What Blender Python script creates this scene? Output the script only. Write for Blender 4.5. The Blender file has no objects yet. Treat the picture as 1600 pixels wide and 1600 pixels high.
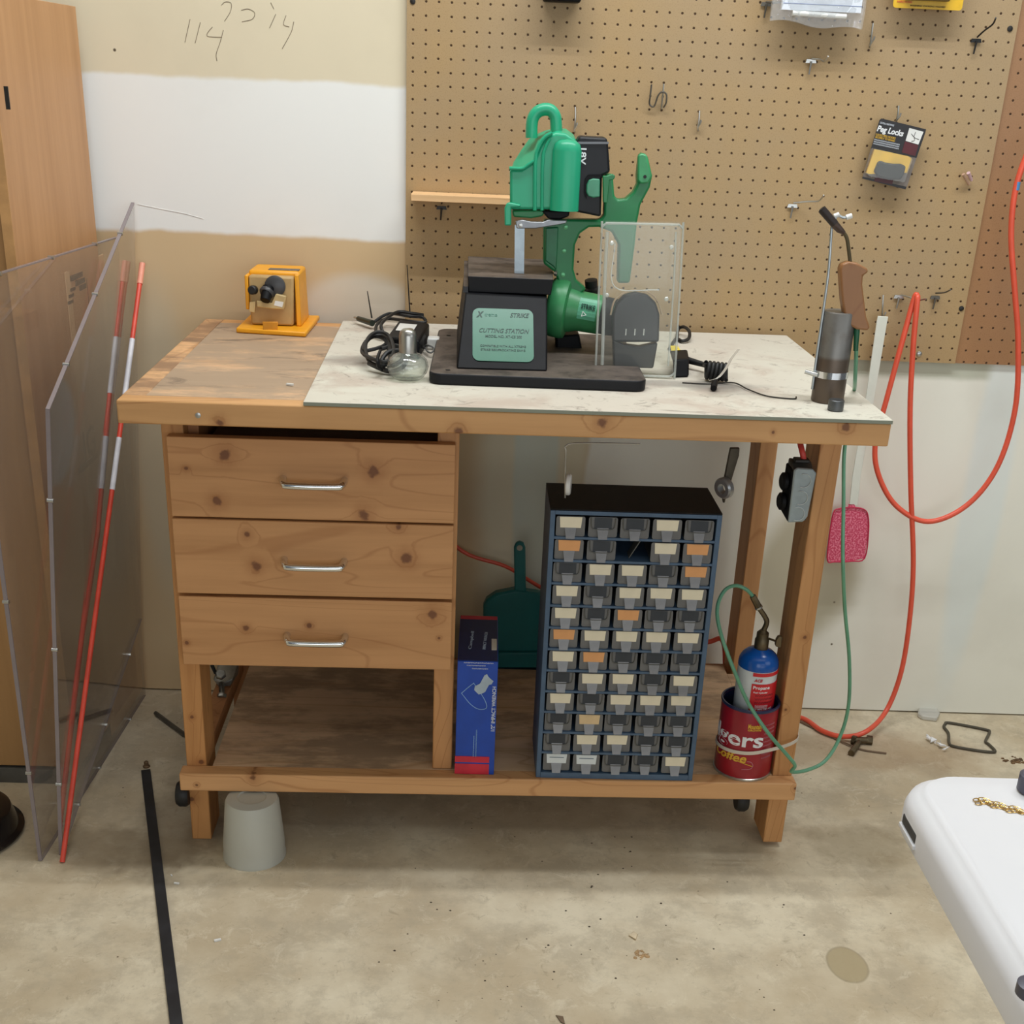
import bpy, bmesh, math, random
from mathutils import Vector, Matrix
random.seed(7)
SC = bpy.context.scene
COL = SC.collection
V = Vector
# ------------------------------------------------------------------ camera
f, pit, yaw, rol, CYP = 1932.5117, .4197, .0318, .0442, 1000.826
CAM = V((.1758, -2.7443, 1.3942))
FW = V((math.sin(yaw)*math.cos(pit), math.cos(yaw)*math.cos(pit), -math.sin(pit)))
R0 = V((math.cos(yaw), -math.sin(yaw), 0)); U0 = R0.cross(FW)
RT = R0*math.cos(rol)+U0*math.sin(rol); UP = -R0*math.sin(rol)+U0*math.cos(rol)
cd = bpy.data.cameras.new('camera'); cam = bpy.data.objects.new('camera', cd); COL.objects.link(cam)
cam.matrix_world = Matrix(((RT.x, UP.x, -FW.x, CAM.x), (RT.y, UP.y, -FW.y, CAM.y), (RT.z, UP.z, -FW.z, CAM.z), (0, 0, 0, 1)))
cd.sensor_width = 36; cd.lens = f/1600*36; cd.shift_y = (CYP-800)/1600; cd.clip_start = .05
SC.camera = cam
# ------------------------------------------------------------------ light
SC.view_settings.view_transform = 'Standard'; SC.view_settings.look = 'None'
SC.view_settings.exposure = 0.0; SC.view_settings.gamma = 1; SC.view_settings.use_curve_mapping = False
wd = bpy.data.worlds.new('world'); SC.world = wd; wd.use_nodes = True
wd.node_tree.nodes['Background'].inputs[0].default_value = (.93, .96, 1, 1)
wd.node_tree.nodes['Background'].inputs[1].default_value = .13
PI = math.pi
def area(name, loc, rot, sx, sy, power, col):
    l = bpy.data.lights.new(name, 'AREA'); l.shape = 'RECTANGLE'; l.size = sx; l.size_y = sy; l.energy = power; l.color = col
    o = bpy.data.objects.new(name, l); COL.objects.link(o); o.location = loc; o.rotation_euler = rot; return o
area('tube_lamp_light', (.6, -.76, 2.93), (0, 0, 0), 2.4, .03, 25, (.95, .98, 1))
area('tube_lamp_light', (.6, -.90, 2.93), (0, 0, 0), 2.4, .03, 25, (.95, .98, 1))
area('far_fill_light', (.9, -2.5, 2.93), (.15, 0, 0), 2.4, .3, 5, (.97, .99, 1))  # added soft overhead fill, no known lamp behind it
area('open_door_daylight', (.9, -4.5, 1.25), (PI/2, 0, 0), 3.2, 1.5, 36, (.92, .97, 1))
area('side_daylight', (3.1, -2.9, 1.9), (1.25, 0, .75), 1.8, 1.4, 12, (.9, .97, 1))
# ------------------------------------------------------------------ pixel -> point on a real plane
def ray(px, py): return FW*f+RT*(px-800)-UP*(py-CYP)
def PY(px, py, y):
    d = ray(px, py); return CAM+d*((y-CAM.y)/d.y)
def PZ(px, py, z):
    d = ray(px, py); return CAM+d*((z-CAM.z)/d.z)
def PXX(px, py, x):
    d = ray(px, py); return CAM+d*((x-CAM.x)/d.x)
# ------------------------------------------------------------------ materials
def lin(c):
    c = c/255; return c/12.92 if c <= .04045 else ((c+.055)/1.055)**2.4
def C(r, g, b): return (lin(r), lin(g), lin(b), 1)
MATS = {}
class NT:
    def __init__(s, name):
        s.m = bpy.data.materials.new(name); s.m.use_nodes = True; s.t = s.m.node_tree; s.b = s.t.nodes['Principled BSDF']; s._tc = None
    def n(s, typ, **kw):
        n = s.t.nodes.new(typ)
        for k, v in kw.items(): setattr(n, k, v)
        return n
    def l(s, a, b): s.t.links.new(a, b)
    def tc(s):
        if not s._tc: s._tc = s.n('ShaderNodeTexCoord').outputs['Object']
        return s._tc
    def val(s, sock, v):
        if isinstance(v, bpy.types.NodeSocket): s.l(v, sock)
        else: sock.default_value = v
    def math(s, op, a, b=0.0, c=None, clamp=False):
        n = s.n('ShaderNodeMath', operation=op); n.use_clamp = clamp
        s.val(n.inputs[0], a); s.val(n.inputs[1], b)
        if c is not None: s.val(n.inputs[2], c)
        return n.outputs[0]
    def mapping(s, scale, loc=(0, 0, 0), vec=None, rot=(0, 0, 0)):
        n = s.n('ShaderNodeMapping'); n.inputs['Scale'].default_value = scale; n.inputs['Location'].default_value = loc; n.inputs['Rotation'].default_value = rot
        s.l(vec or s.tc(), n.inputs[0]); return n.outputs[0]
    def noise(s, scale, detail=4, rough=.55, vec=None, dist=0.0):
        n = s.n('ShaderNodeTexNoise'); n.inputs['Scale'].default_value = scale; n.inputs['Detail'].default_value = detail
        n.inputs['Roughness'].default_value = rough; n.inputs['Distortion'].default_value = dist
        s.l(vec or s.tc(), n.inputs['Vector']); return n.outputs['Fac']
    def ramp(s, fac, lo, hi, a=0.0, b=1.0, smooth=True):
        n = s.n('ShaderNodeMapRange'); n.interpolation_type = 'SMOOTHSTEP' if smooth else 'LINEAR'
        s.val(n.inputs['Value'], fac)
        n.inputs['From Min'].default_value = lo; n.inputs['From Max'].default_value = hi
        n.inputs['To Min'].default_value = a; n.inputs['To Max'].default_value = b
        return n.outputs[0]
    def mix(s, fac, a, b):
        n = s.n('ShaderNodeMix', data_type='RGBA')
        s.val(n.inputs[0], fac); s.val(n.inputs[6], a); s.val(n.inputs[7], b); return n.outputs[2]
    def xyz(s, vec=None):
        n = s.n('ShaderNodeSeparateXYZ'); s.l(vec or s.tc(), n.inputs[0]); return n.outputs
    def ellipse(s, cx, cz, rx, rz, soft=.3, wob=.35, wscale=6, ax=(0, 2)):
        x = s.xyz(); a = s.math('DIVIDE', s.math('SUBTRACT', x[ax[0]], cx), rx); b = s.math('DIVIDE', s.math('SUBTRACT', x[ax[1]], cz), rz)
        d = s.math('SQRT', s.math('ADD', s.math('MULTIPLY', a, a), s.math('MULTIPLY', b, b)))
        d = s.math('ADD', d, s.math('MULTIPLY', s.math('SUBTRACT', s.noise(wscale, 3), .5), wob*2))
        return s.ramp(d, 1-soft/2, 1+soft/2, 1, 0)
    def bump(s, h, strength=.2, dist=.002):
        n = s.n('ShaderNodeBump'); n.inputs['Strength'].default_value = strength; n.inputs['Distance'].default_value = dist
        s.l(h, n.inputs['Height']); s.l(n.outputs[0], s.b.inputs['Normal'])
    def col(s, c): s.val(s.b.inputs['Base Color'], c)
    def set(s, rough=.5, metal=0.0, spec=.5, **kw):
        s.b.inputs['Roughness'].default_value = rough; s.b.inputs['Metallic'].default_value = metal; s.b.inputs['Specular IOR Level'].default_value = spec
        return s.m
def plain(name, c, rough=.5, metal=0.0, var=.12, scale=30, spec=.5):
    if name in MATS: return MATS[name]
    t = NT(name); c = C(*c); dk = tuple(v*(1-var*1.6) for v in c[:3])+(1,)
    t.col(t.mix(t.ramp(t.noise(scale, 5), .35, .7), dk, c)); MATS[name] = t.set(rough, metal, spec); return t.m
def clear(name, tint=(.93, .93, .93, 1), body=(.8, .8, .8, 1), haze=.06, rough=.05, ior=1.45, wrinkle=0):
    if name in MATS: return MATS[name]
    t = NT(name); tr = t.n('ShaderNodeBsdfTransparent'); tr.inputs[0].default_value = tint
    gl = t.n('ShaderNodeBsdfGlossy'); gl.inputs['Roughness'].default_value = rough
    lw = t.n('ShaderNodeLayerWeight'); lw.inputs[0].default_value = .5; f0 = ((ior-1)/(ior+1))**2
    frs = t.math('ADD', f0, t.math('MULTIPLY', t.math('POWER', lw.outputs['Facing'], 4.0), 1-f0), clamp=True)
    df = t.n('ShaderNodeBsdfDiffuse'); df.inputs[0].default_value = body
    if wrinkle:
        b = t.n('ShaderNodeBump'); b.inputs['Strength'].default_value = wrinkle; b.inputs['Distance'].default_value = .01
        t.l(t.noise(35, 3, dist=2), b.inputs['Height']); t.l(b.outputs[0], gl.inputs['Normal']); t.l(b.outputs[0], lw.inputs['Normal'])
    m1 = t.n('ShaderNodeMixShader'); m1.inputs[0].default_value = haze; t.l(tr.outputs[0], m1.inputs[1]); t.l(df.outputs[0], m1.inputs[2])
    m2 = t.n('ShaderNodeMixShader'); t.l(frs, m2.inputs[0]); t.l(m1.outputs[0], m2.inputs[1]); t.l(gl.outputs[0], m2.inputs[2])
    t.l(m2.outputs[0], t.t.nodes['Material Output'].inputs[0]); MATS[name] = t.m; return t.m
def wood(name, c=(208, 152, 98), axis='x', knots=(), seed=0.0, dirt=0.0, dirtcol=(108, 98, 88), contrast=1.0, rough=.55, rings=1.0):
    """pine: fine streaks along the axis, wide cathedral lines, knots at local positions (x, z, radius)"""
    t = NT(name); a = C(*c); d = C(c[0]*.80, c[1]*.68, c[2]*.52); w = C(min(255, c[0]*1.08), min(255, c[1]*1.10), min(255, c[2]*1.14))
    sc = {'x': (1.6, 26, 26), 'y': (26, 1.6, 26), 'z': (26, 26, 1.6)}[axis]; sl = {'x': (.9, 7, 7), 'y': (7, .9, 7), 'z': (7, 7, .9)}[axis]
    xs = t.xyz(); kw = t.noise(70, 3);  kn = None; halo = None
    for kx, kz, kr in knots:
        dx = t.math('SUBTRACT', xs[0], kx); dz = t.math('SUBTRACT', xs[2], kz)
        dd = t.math('SQRT', t.math('ADD', t.math('MULTIPLY', dx, dx), t.math('MULTIPLY', dz, dz)))
        dd = t.math('ADD', dd, t.math('MULTIPLY', t.math('SUBTRACT', kw, .5), kr*1.5))
        k = t.ramp(dd, kr*.45, kr*1.0, 1, 0); h = t.ramp(dd, kr*.5, kr*4, 1, 0)
        kn = k if kn is None else t.math('MAXIMUM', kn, k); halo = h if halo is None else t.math('MAXIMUM', halo, h)
    n1 = t.noise(1, 6, .6, vec=t.mapping(sc, (seed, seed*1.7, seed*.6)))
    n2 = t.noise(1, 2, .4, vec=t.mapping(sl, (seed*2.1, seed, seed)), dist=.6)
    if halo is not None: n2 = t.math('ADD', n2, t.math('MULTIPLY', halo, .05))
    ring = t.math('ABSOLUTE', t.math('SINE', t.math('MULTIPLY', n2, 42)))
    ring = t.ramp(ring, 0, .28, 1, 0)
    base = t.mix(t.ramp(n1, .3, .72), w, a)
    base = t.mix(t.math('MULTIPLY', ring, .42*rings*contrast), base, d)
    base = t.mix(t.math('MULTIPLY', t.ramp(n1, .55, .8), .35*contrast), base, d)
    if kn is not None:
        base = t.mix(t.math('MULTIPLY', t.math('POWER', halo, 2.0), .45), base, d)
        base = t.mix(t.math('MULTIPLY', kn, .85), base, C(104, 60, 34))
    if dirt:
        nd = t.noise(3.2, 6, .65, vec=t.mapping((1, 2.2, 1), (seed, 3, 1)))
        nd2 = t.noise(14, 6, .7, vec=t.mapping((1, 2.4, 1)))
        base = t.mix(t.math('MULTIPLY', t.ramp(t.math('ADD', nd, t.math('MULTIPLY', nd2, .35)), .62-.12*dirt, .80-.08*dirt), .85), base, C(*dirtcol))
        nd3 = t.noise(7, 7, .72, vec=t.mapping((1, 2.6, 1), (seed+4, 1, 2)), dist=.8)
        base = t.mix(t.math('MULTIPLY', t.ramp(nd3, .54, .68), min(1, .6*dirt)), base, C(dirtcol[0]*.62, dirtcol[1]*.6, dirtcol[2]*.6))
    t.col(base); t.bump(n1, .15, .001); return t.set(rough)
PI = math.pi
# ------------------------------------------------------------------ geometry
def spline(pts, n=8, closed=False):
    pts = [V(p) for p in pts]; out = []; N = len(pts)
    rng = range(N if closed else N-1)
    for i in rng:
        if closed: p0, p1, p2, p3 = pts[(i-1) % N], pts[i], pts[(i+1) % N], pts[(i+2) % N]
        else: p1, p2 = pts[i], pts[i+1]; p0 = pts[i-1] if i else p1*2-p2; p3 = pts[i+2] if i+2 < N else p2*2-p1
        for k in range(n):
            t = k/n; out.append(.5*((2*p1)+(p2-p0)*t+(2*p0-5*p1+4*p2-p3)*t*t+(3*p1-p0-3*p2+p3)*t**3))
    if not closed: out.append(pts[-1])
    return out
def tube(bm, pts, r, seg=10, closed=False, flat=None):
    pts = [V(p) for p in pts]; N = len(pts); rr = r if isinstance(r, (list, tuple)) else [r]*N
    if len(rr) != N: rr = [rr[0]+(rr[-1]-rr[0])*i/(N-1) for i in range(N)]
    prev = None; rings = []
    for i, p in enumerate(pts):
        if closed: tg = pts[(i+1) % N]-pts[i-1]
        else: tg = pts[min(i+1, N-1)]-pts[max(i-1, 0)]
        if tg.length < 1e-9: tg = V((0, 0, 1))
        tg.normalize()
        if prev is None:
            a = V((0, 0, 1)) if abs(tg.z) < .9 else V((0, 1, 0)); u = tg.cross(a).normalized()
        else: u = (prev-tg*prev.dot(tg)); u = u.normalized() if u.length > 1e-6 else tg.orthogonal().normalized()
        prev = u; v = tg.cross(u)
        rings.append([bm.verts.new(p+(u*math.cos(2*PI*k/seg)+v*math.sin(2*PI*k/seg))*rr[i]) for k in range(seg)])
    M = N if closed else N-1
    for i in range(M):
        a, b = rings[i], rings[(i+1) % N]
        for k in range(seg): bm.faces.new((a[k], a[(k+1) % seg], b[(k+1) % seg], b[k]))
    if not closed: bm.faces.new(rings[0][::-1]); bm.faces.new(rings[-1])
    return bm
def stube(bm, pts, r, n=8, seg=10, closed=False): return tube(bm, spline(pts, n, closed), r, seg, closed)
def ribbon(bm, pts, w, t, wv):
    """flat strip along pts, wide along wv"""
    wv = V(wv).normalized(); pts = [V(p) for p in pts]; rings = []
    for i, p in enumerate(pts):
        tg = (pts[min(i+1, len(pts)-1)]-pts[max(i-1, 0)]).normalized(); nn = tg.cross(wv).normalized()
        rings.append([bm.verts.new(p+wv*a*w/2+nn*b*t/2) for a, b in ((-1, -1), (1, -1), (1, 1), (-1, 1))])
    for a, b in zip(rings, rings[1:]):
        for k in range(4): bm.faces.new((a[k], a[(k+1) % 4], b[(k+1) % 4], b[k]))
    bm.faces.new(rings[0][::-1]); bm.faces.new(rings[-1]); return bm
def box(bm, a, b):
    a = V(a); b = V(b); xs = (min(a.x, b.x), max(a.x, b.x)); ys = (min(a.y, b.y), max(a.y, b.y)); zs = (min(a.z, b.z), max(a.z, b.z))
    v = [bm.verts.new((xs[i], ys[j], zs[k])) for i in (0, 1) for j in (0, 1) for k in (0, 1)]
    for q in ((0, 1, 3, 2), (4, 6, 7, 5), (0, 4, 5, 1), (2, 3, 7, 6), (0, 2, 6, 4), (1, 5, 7, 3)): bm.faces.new([v[i] for i in q])
    return bm
def hexa(bm, bot, top):
    v = [bm.verts.new(p) for p in bot]+[bm.verts.new(p) for p in top]; n = len(bot)
    bm.faces.new(v[:n][::-1]); bm.faces.new(v[n:])
    for i in range(n): bm.faces.new((v[i], v[(i+1) % n], v[n+(i+1) % n], v[n+i]))
    return bm
def prism(bm, poly, vec):
    poly = [V(p) for p in poly]; vec = V(vec); hexa(bm, poly, [p+vec for p in poly]); return bm
def lathe(bm, prof, c, axis=(0, 0, 1), seg=32, sx=1, sy=1, ring=False):
    ax = V(axis).normalized(); u = ax.orthogonal().normalized() if abs(ax.z) < .999 else V((1, 0, 0)); v = ax.cross(u); c = V(c); rings = []
    for r, h in prof:
        rings.append([bm.verts.new(c+ax*h+(u*math.cos(2*PI*k/seg)*sx+v*math.sin(2*PI*k/seg)*sy)*max(r, 1e-5)) for k in range(seg)])
    for a, b in zip(rings, rings[1:]):
        for k in range(seg): bm.faces.new((a[k], a[(k+1) % seg], b[(k+1) % seg], b[k]))
    if ring:
        for k in range(seg): bm.faces.new((rings[-1][k], rings[-1][(k+1) % seg], rings[0][(k+1) % seg], rings[0][k]))
    else: bm.faces.new(rings[0][::-1]); bm.faces.new(rings[-1])
    return bm
def cyl(bm, a, b, r, r2=None, seg=20):
    return tube(bm, [a, b], [r, r if r2 is None else r2], seg)
def rrect(x0, x1, z0, z1, r, n=5):
    o = []
    for cx, cz, a in ((x1-r, z1-r, 0), (x0+r, z1-r, 90), (x0+r, z0+r, 180), (x1-r, z0+r, 270)):
        for k in range(n+1): t = math.radians(a+90*k/n); o.append((cx+r*math.cos(t), cz+r*math.sin(t)))
    return o
def BM(): return bmesh.new()
# ------------------------------------------------------------------ things and parts
MW = {}
def tagit(o, label, cat, group=None, kind=None):
    if label: o['label'] = label
    if cat: o['category'] = cat
    if group: o['group'] = group
    if kind: o['kind'] = kind
    return o
def thing(name, label, cat, loc=(0, 0, 0), rz=0.0, group=None):
    o = bpy.data.objects.new(name, None); COL.objects.link(o); o.empty_display_size = .05
    m = Matrix.Translation(V(loc)) @ Matrix.Rotation(rz, 4, 'Z'); o.matrix_world = m; MW[o.name] = m
    return tagit(o, label, cat, group)
def finish(me, mat, smooth=35):
    for m in (mat if isinstance(mat, (list, tuple)) else [mat]): me.materials.append(m)
    if smooth:
        me.polygons.foreach_set('use_smooth', [True]*len(me.polygons)); me.set_sharp_from_angle(angle=math.radians(smooth))
def part(name, bm, mat, parent, bevel=0, smooth=35, seg=2, local=False, label=None):
    """bm in world coordinates -> a child of parent"""
    bmesh.ops.recalc_face_normals(bm, faces=bm.faces)
    m = MW[parent.name]
    if not local: bm.transform(m.inverted())
    me = bpy.data.meshes.new(name); bm.to_mesh(me); bm.free(); finish(me, mat, smooth)
    o = bpy.data.objects.new(name, me); COL.objects.link(o); o.parent = parent; MW[o.name] = m
    if bevel:
        b = o.modifiers.new('bevel', 'BEVEL'); b.width = bevel; b.segments = seg; b.limit_method = 'ANGLE'; b.angle_limit = math.radians(40); b.harden_normals = False
    if label: o['label'] = label
    return o
def solo(name, bm, mat, label, cat, loc=None, group=None, kind=None, bevel=0, smooth=35, seg=2):
    """a thing that is one mesh; its origin goes to loc"""
    bmesh.ops.recalc_face_normals(bm, faces=bm.faces)
    if loc is None:
        n = len(bm.verts); s = V((0, 0, 0)); zmin = min(v.co.z for v in bm.verts)
        for v in bm.verts: s += v.co
        s /= n; loc = V((s.x, s.y, zmin))
    loc = V(loc); bm.transform(Matrix.Translation(-loc))
    me = bpy.data.meshes.new(name); bm.to_mesh(me); bm.free(); finish(me, mat, smooth)
    o = bpy.data.objects.new(name, me); COL.objects.link(o); o.location = loc; MW[o.name] = Matrix.Translation(loc)
    if bevel:
        b = o.modifiers.new('bevel', 'BEVEL'); b.width = bevel; b.segments = seg; b.limit_method = 'ANGLE'; b.angle_limit = math.radians(40)
    return tagit(o, label, cat, group, kind)
def text_bm(s, w=None, h=None, bold=0.0, shear=0.0, depth=.0):
    cu = bpy.data.curves.new('lettering', 'FONT'); cu.body = s; cu.offset = bold; cu.shear = shear; cu.resolution_u = 3; cu.extrude = 0.01
    o = bpy.data.objects.new('lettering', cu); COL.objects.link(o)
    dg = bpy.context.evaluated_depsgraph_get(); dg.update(); me = bpy.data.meshes.new_from_object(o.evaluated_get(dg))
    bpy.data.objects.remove(o); bpy.data.curves.remove(cu)
    bm = BM(); bm.from_mesh(me); bpy.data.meshes.remove(me)
    xs = [v.co.x for v in bm.verts]; ys = [v.co.y for v in bm.verts]; cx = (min(xs)+max(xs))/2; cy = (min(ys)+max(ys))/2
    W = max(xs)-min(xs); H = max(ys)-min(ys); sx = w/W if w else None; sy = h/H if h else None
    sx = sx or sy; sy = sy or sx
    for v in bm.verts: v.co = V(((v.co.x-cx)*sx, (v.co.y-cy)*sy, v.co.z))
    return bm
def lettering(s, mat, parent, c, right, up, w=None, h=None, bold=0.0, shear=0.0, name='lettering', bend=None, depth=.0004):
    bm = text_bm(s, w, h, bold, shear); c = V(c); right = V(right).normalized(); up = V(up).normalized(); up = (up-right*up.dot(right)).normalized(); nn = right.cross(up)
    for v in bm.verts:
        x, y, z = v.co; z = (z/.01)*depth
        if bend:   # bend = (axis centre, radius, angle)
            cc, r, a0 = bend; a = a0+x/r; v.co = V((cc[0]+(r+z)*math.sin(a), cc[1]-(r+z)*math.cos(a), cc[2]+y))
        else: v.co = c+right*x+up*y+nn*z
    return part(name, bm, mat, parent, smooth=0)
def cyl_patch(bm, cc, r, a0, a1, z0, z1, n=14, t=.0006):
    i_, o_ = [], []
    for k in range(n+1):
        a = a0+(a1-a0)*k/n
        for L, q in ((i_, r), (o_, r+t)): L.append([bm.verts.new((cc[0]+q*math.sin(a), cc[1]-q*math.cos(a), z)) for z in (z0, z1)])
    for k in range(n):
        bm.faces.new((o_[k][0], o_[k+1][0], o_[k+1][1], o_[k][1])); bm.faces.new((i_[k][0], i_[k][1], i_[k+1][1], i_[k+1][0]))
        bm.faces.new((i_[k][0], i_[k+1][0], o_[k+1][0], o_[k][0])); bm.faces.new((i_[k][1], o_[k][1], o_[k+1][1], i_[k+1][1]))
    for k in (0, n): bm.faces.new((i_[k][0], o_[k][0], o_[k][1], i_[k][1]))
    return bm
def faceplate(bm, pxs, y, t):   # polygon seen in pixels, standing on the plane y, t thick towards the wall
    return prism(bm, [PY(a, b, y) for a, b in pxs], (0, t, 0))

# common materials
black = plain('black_plastic', (16, 17, 21), .55, var=.25, spec=.2)
blackrub = plain('black_rubber', (24, 24, 25), .55, var=.25)
steel = plain('zinc_steel', (196, 196, 192), .3, .9)
chrome = plain('chrome', (225, 228, 230), .12, 1.0, var=.03)
darkmetal = plain('dark_wire', (60, 58, 56), .45, .7)
white = plain('white_plastic', (232, 232, 228), .4, var=.04)
paper = plain('paper', (226, 220, 200), .8, var=.06)
brass = plain('aged_brass', (118, 104, 80), .42, .8, var=.3)
green = plain('green_plastic', (34, 164, 122), .36, var=.06, scale=8)
dgreen = plain('deep_green_plastic', (34, 126, 74), .4, var=.1, scale=10)
# ================================================================== the setting
def wall_mat():
    t = NT('painted_drywall'); x = t.xyz(); wob = t.math('MULTIPLY', t.math('SUBTRACT', t.noise(5, 5), .5), .03)
    z = t.math('ADD', x[2], wob); xx = t.math('ADD', x[0], wob)
    beige = C(224, 213, 186); wht = C(240, 241, 238); tan = C(212, 186, 146); pale = C(240, 239, 226); grn = C(196, 198, 180)
    left = t.mix(t.ramp(z, 1.383, 1.395), wht, beige)
    left = t.mix(t.ramp(z, 1.08, 1.092), tan, left)
    left = t.mix(t.ellipse(-.10, .93, .13, .085, .4, .15), left, C(218, 208, 190))       # pale joint compound smears
    left = t.mix(t.ellipse(-.545, .62, .07, .34, .6, .1), left, C(206, 190, 160))
    left = t.mix(t.ellipse(-.43, .62, .045, .13, .2, .25), left, C(206, 210, 200))
    left = t.mix(t.ellipse(.30, .55, .13, .52, .5, .12), left, C(226, 218, 190)); left = t.mix(t.ellipse(.30, .62, .05, .5, .3, .12), left, C(214, 220, 204))
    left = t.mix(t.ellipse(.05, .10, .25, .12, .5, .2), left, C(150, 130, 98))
    right = t.mix(t.ramp(z, .83, .845), pale, grn)
    right = t.mix(t.ellipse(.96, .36, .12, .16, .5, .2), right, C(196, 190, 166))
    right = t.mix(t.ellipse(1.35, .6, .05, .5, .5, .1), right, C(232, 238, 232))
    c = t.mix(t.ramp(xx, .41, .425), left, right)
    c = t.mix(t.math('MULTIPLY', t.ramp(t.noise(2.2, 6, .6), .45, .75), .13), c, C(150, 140, 120))
    vo = t.n('ShaderNodeTexVoronoi'); vo.inputs['Scale'].default_value = 9; t.l(t.tc(), vo.inputs['Vector'])
    c = t.mix(t.math('MULTIPLY', t.ramp(vo.outputs['Distance'], .022, .04, 1, 0), t.ramp(t.noise(1.3, 2), .52, .6)), c, C(96, 84, 66))
    t.col(c); t.bump(t.noise(60, 3), .05, .001); return t.set(.75, spec=.3)
def peg_mat(name, c, offx, offz):
    t = NT(name); x = t.xyz(); I = .0254
    def fr(s, o):
        return t.math('SUBTRACT', t.math('FRACT', t.math('ADD', t.math('DIVIDE', t.math('SUBTRACT', s, o), I), 100.5)), .5)
    a = fr(x[0], offx); b = fr(x[2], offz)
    d = t.math('SQRT', t.math('ADD', t.math('MULTIPLY', a, a), t.math('MULTIPLY', b, b)))
    hole = t.ramp(d, .068, .102, 1, 0)
    cc = t.mix(t.ramp(t.noise(3, 4), .3, .7), C(*c), C(c[0]*1.04, c[1]*1.01, c[2]*.93))
    cc = t.mix(t.math('MULTIPLY', t.ramp(t.noise(420, 2), .5, .75), .35), cc, C(c[0]*.72, c[1]*.66, c[2]*.55))
    cc = t.mix(hole, cc, C(66, 44, 22)); t.col(cc); t.bump(t.ramp(d, .06, .12), .6, .004); return t.set(.6, spec=.35)
def floor_mat():
    t = NT('stained_concrete'); base = t.mix(t.ramp(t.noise(3.0, 7, .62), .35, .68), C(188, 172, 144), C(216, 205, 180))
    base = t.mix(t.math('MULTIPLY', t.ramp(t.noise(9, 8, .72), .45, .62), .5), base, C(170, 158, 136)); base = t.mix(t.math('MULTIPLY', t.ramp(t.noise(17, 8, .8, dist=.7), .52, .66), .4), base, C(226, 216, 192))
    base = t.mix(t.math('MULTIPLY', t.ramp(t.noise(34, 8, .8, dist=1), .55, .68), .45), base, C(138, 124, 102))
    vo = t.n('ShaderNodeTexVoronoi'); vo.inputs['Scale'].default_value = 24; t.l(t.tc(), vo.inputs['Vector'])
    base = t.mix(t.math('MULTIPLY', t.ramp(vo.outputs['Distance'], .03, .055, 1, 0), t.ramp(t.noise(4, 3), .48, .55)), base, C(84, 70, 54))
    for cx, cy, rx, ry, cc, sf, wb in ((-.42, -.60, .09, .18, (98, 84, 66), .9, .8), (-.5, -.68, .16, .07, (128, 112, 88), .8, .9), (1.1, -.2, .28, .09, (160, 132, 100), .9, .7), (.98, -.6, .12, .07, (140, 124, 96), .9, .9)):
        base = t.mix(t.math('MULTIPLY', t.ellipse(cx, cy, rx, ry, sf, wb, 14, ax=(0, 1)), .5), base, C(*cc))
    s1 = t.ellipse(.852, -.985, .036, .050, .12, .12, 8, ax=(0, 1)); s2 = t.ellipse(.852, -.985, .033, .046, .12, .12, 8, ax=(0, 1))
    base = t.mix(t.math('MULTIPLY', s1, .6), base, C(132, 118, 88)); base = t.mix(t.math('MULTIPLY', s2, .7), base, C(178, 162, 128))
    t.col(base); t.bump(t.noise(50, 6, .7), .15, .002); return t.set(.7, spec=.3)
def struct(name, bm, mat, **k):
    o = solo(name, bm, mat, None, None, kind='structure', **k); return o
ZERO = (0, 0, 0)
struct('floor', box(BM(), (-2.2, -4.6, -.05), (3.2, .14, 0)), floor_mat(), loc=ZERO)
wall = struct('wall_back', box(BM(), (-2.2, .012, .004), (3.2, .13, 3.1)), wall_mat(), loc=ZERO)
struct('ceiling', box(BM(), (-2.2, -3.0, 3.1), (3.2, .13, 3.16)), plain('ceiling_paint', (232, 230, 224), .8, var=.03), loc=ZERO)
wl = struct('wall_left', box(BM(), (-2.3, -4.6, 0), (-2.2, .13, 3.1)), plain('side_wall_paint', (224, 216, 196), .8, var=.04), loc=ZERO)
bm = BM(); tube(bm, [PY(a, b, .0115) for a, b in ((215, 319), (244, 325), (290, 334), (318, 342))], .0005, 4)
part('paint_crack', bm, plain('crack_edge', (244, 242, 238), .8), wall)
pm = plain('pencil', (150, 138, 118), .8)
bm = BM()
for st in (((297, 30), (289, 66)), ((313, 35), (305, 67)), ((332, 42), (324, 52), (326, 57), (347, 58)), ((349, 47), (344, 66), (338, 84), (339, 95)),
           ((346, 8), (352, 3), (361, 5), (360, 18), (351, 33)), ((377, 16), (388, 14), (398, 20), (394, 30), (378, 34)),
           ((423, 4), (428, 14)), ((431, 22), (421, 44)), ((447, 24), (443, 38), (452, 42)), ((459, 34), (455, 50), (441, 76))):
    stube(bm, [PY(a, b, .0118) for a, b in st], .0007, 5, 5)
part('pencil_writing', bm, pm, wall, label='pencilled numbers 114 and 22 1/4')
tl = thing('twin_tube_lamp', 'twin fluorescent strip lamp on the ceiling above the workbench', 'lamp', (.35, -.83, 3.1))
part('lamp_housing', box(BM(), (-.9, -.95, 3.02), (1.6, -.71, 3.1)), white, tl, bevel=.004)

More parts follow.
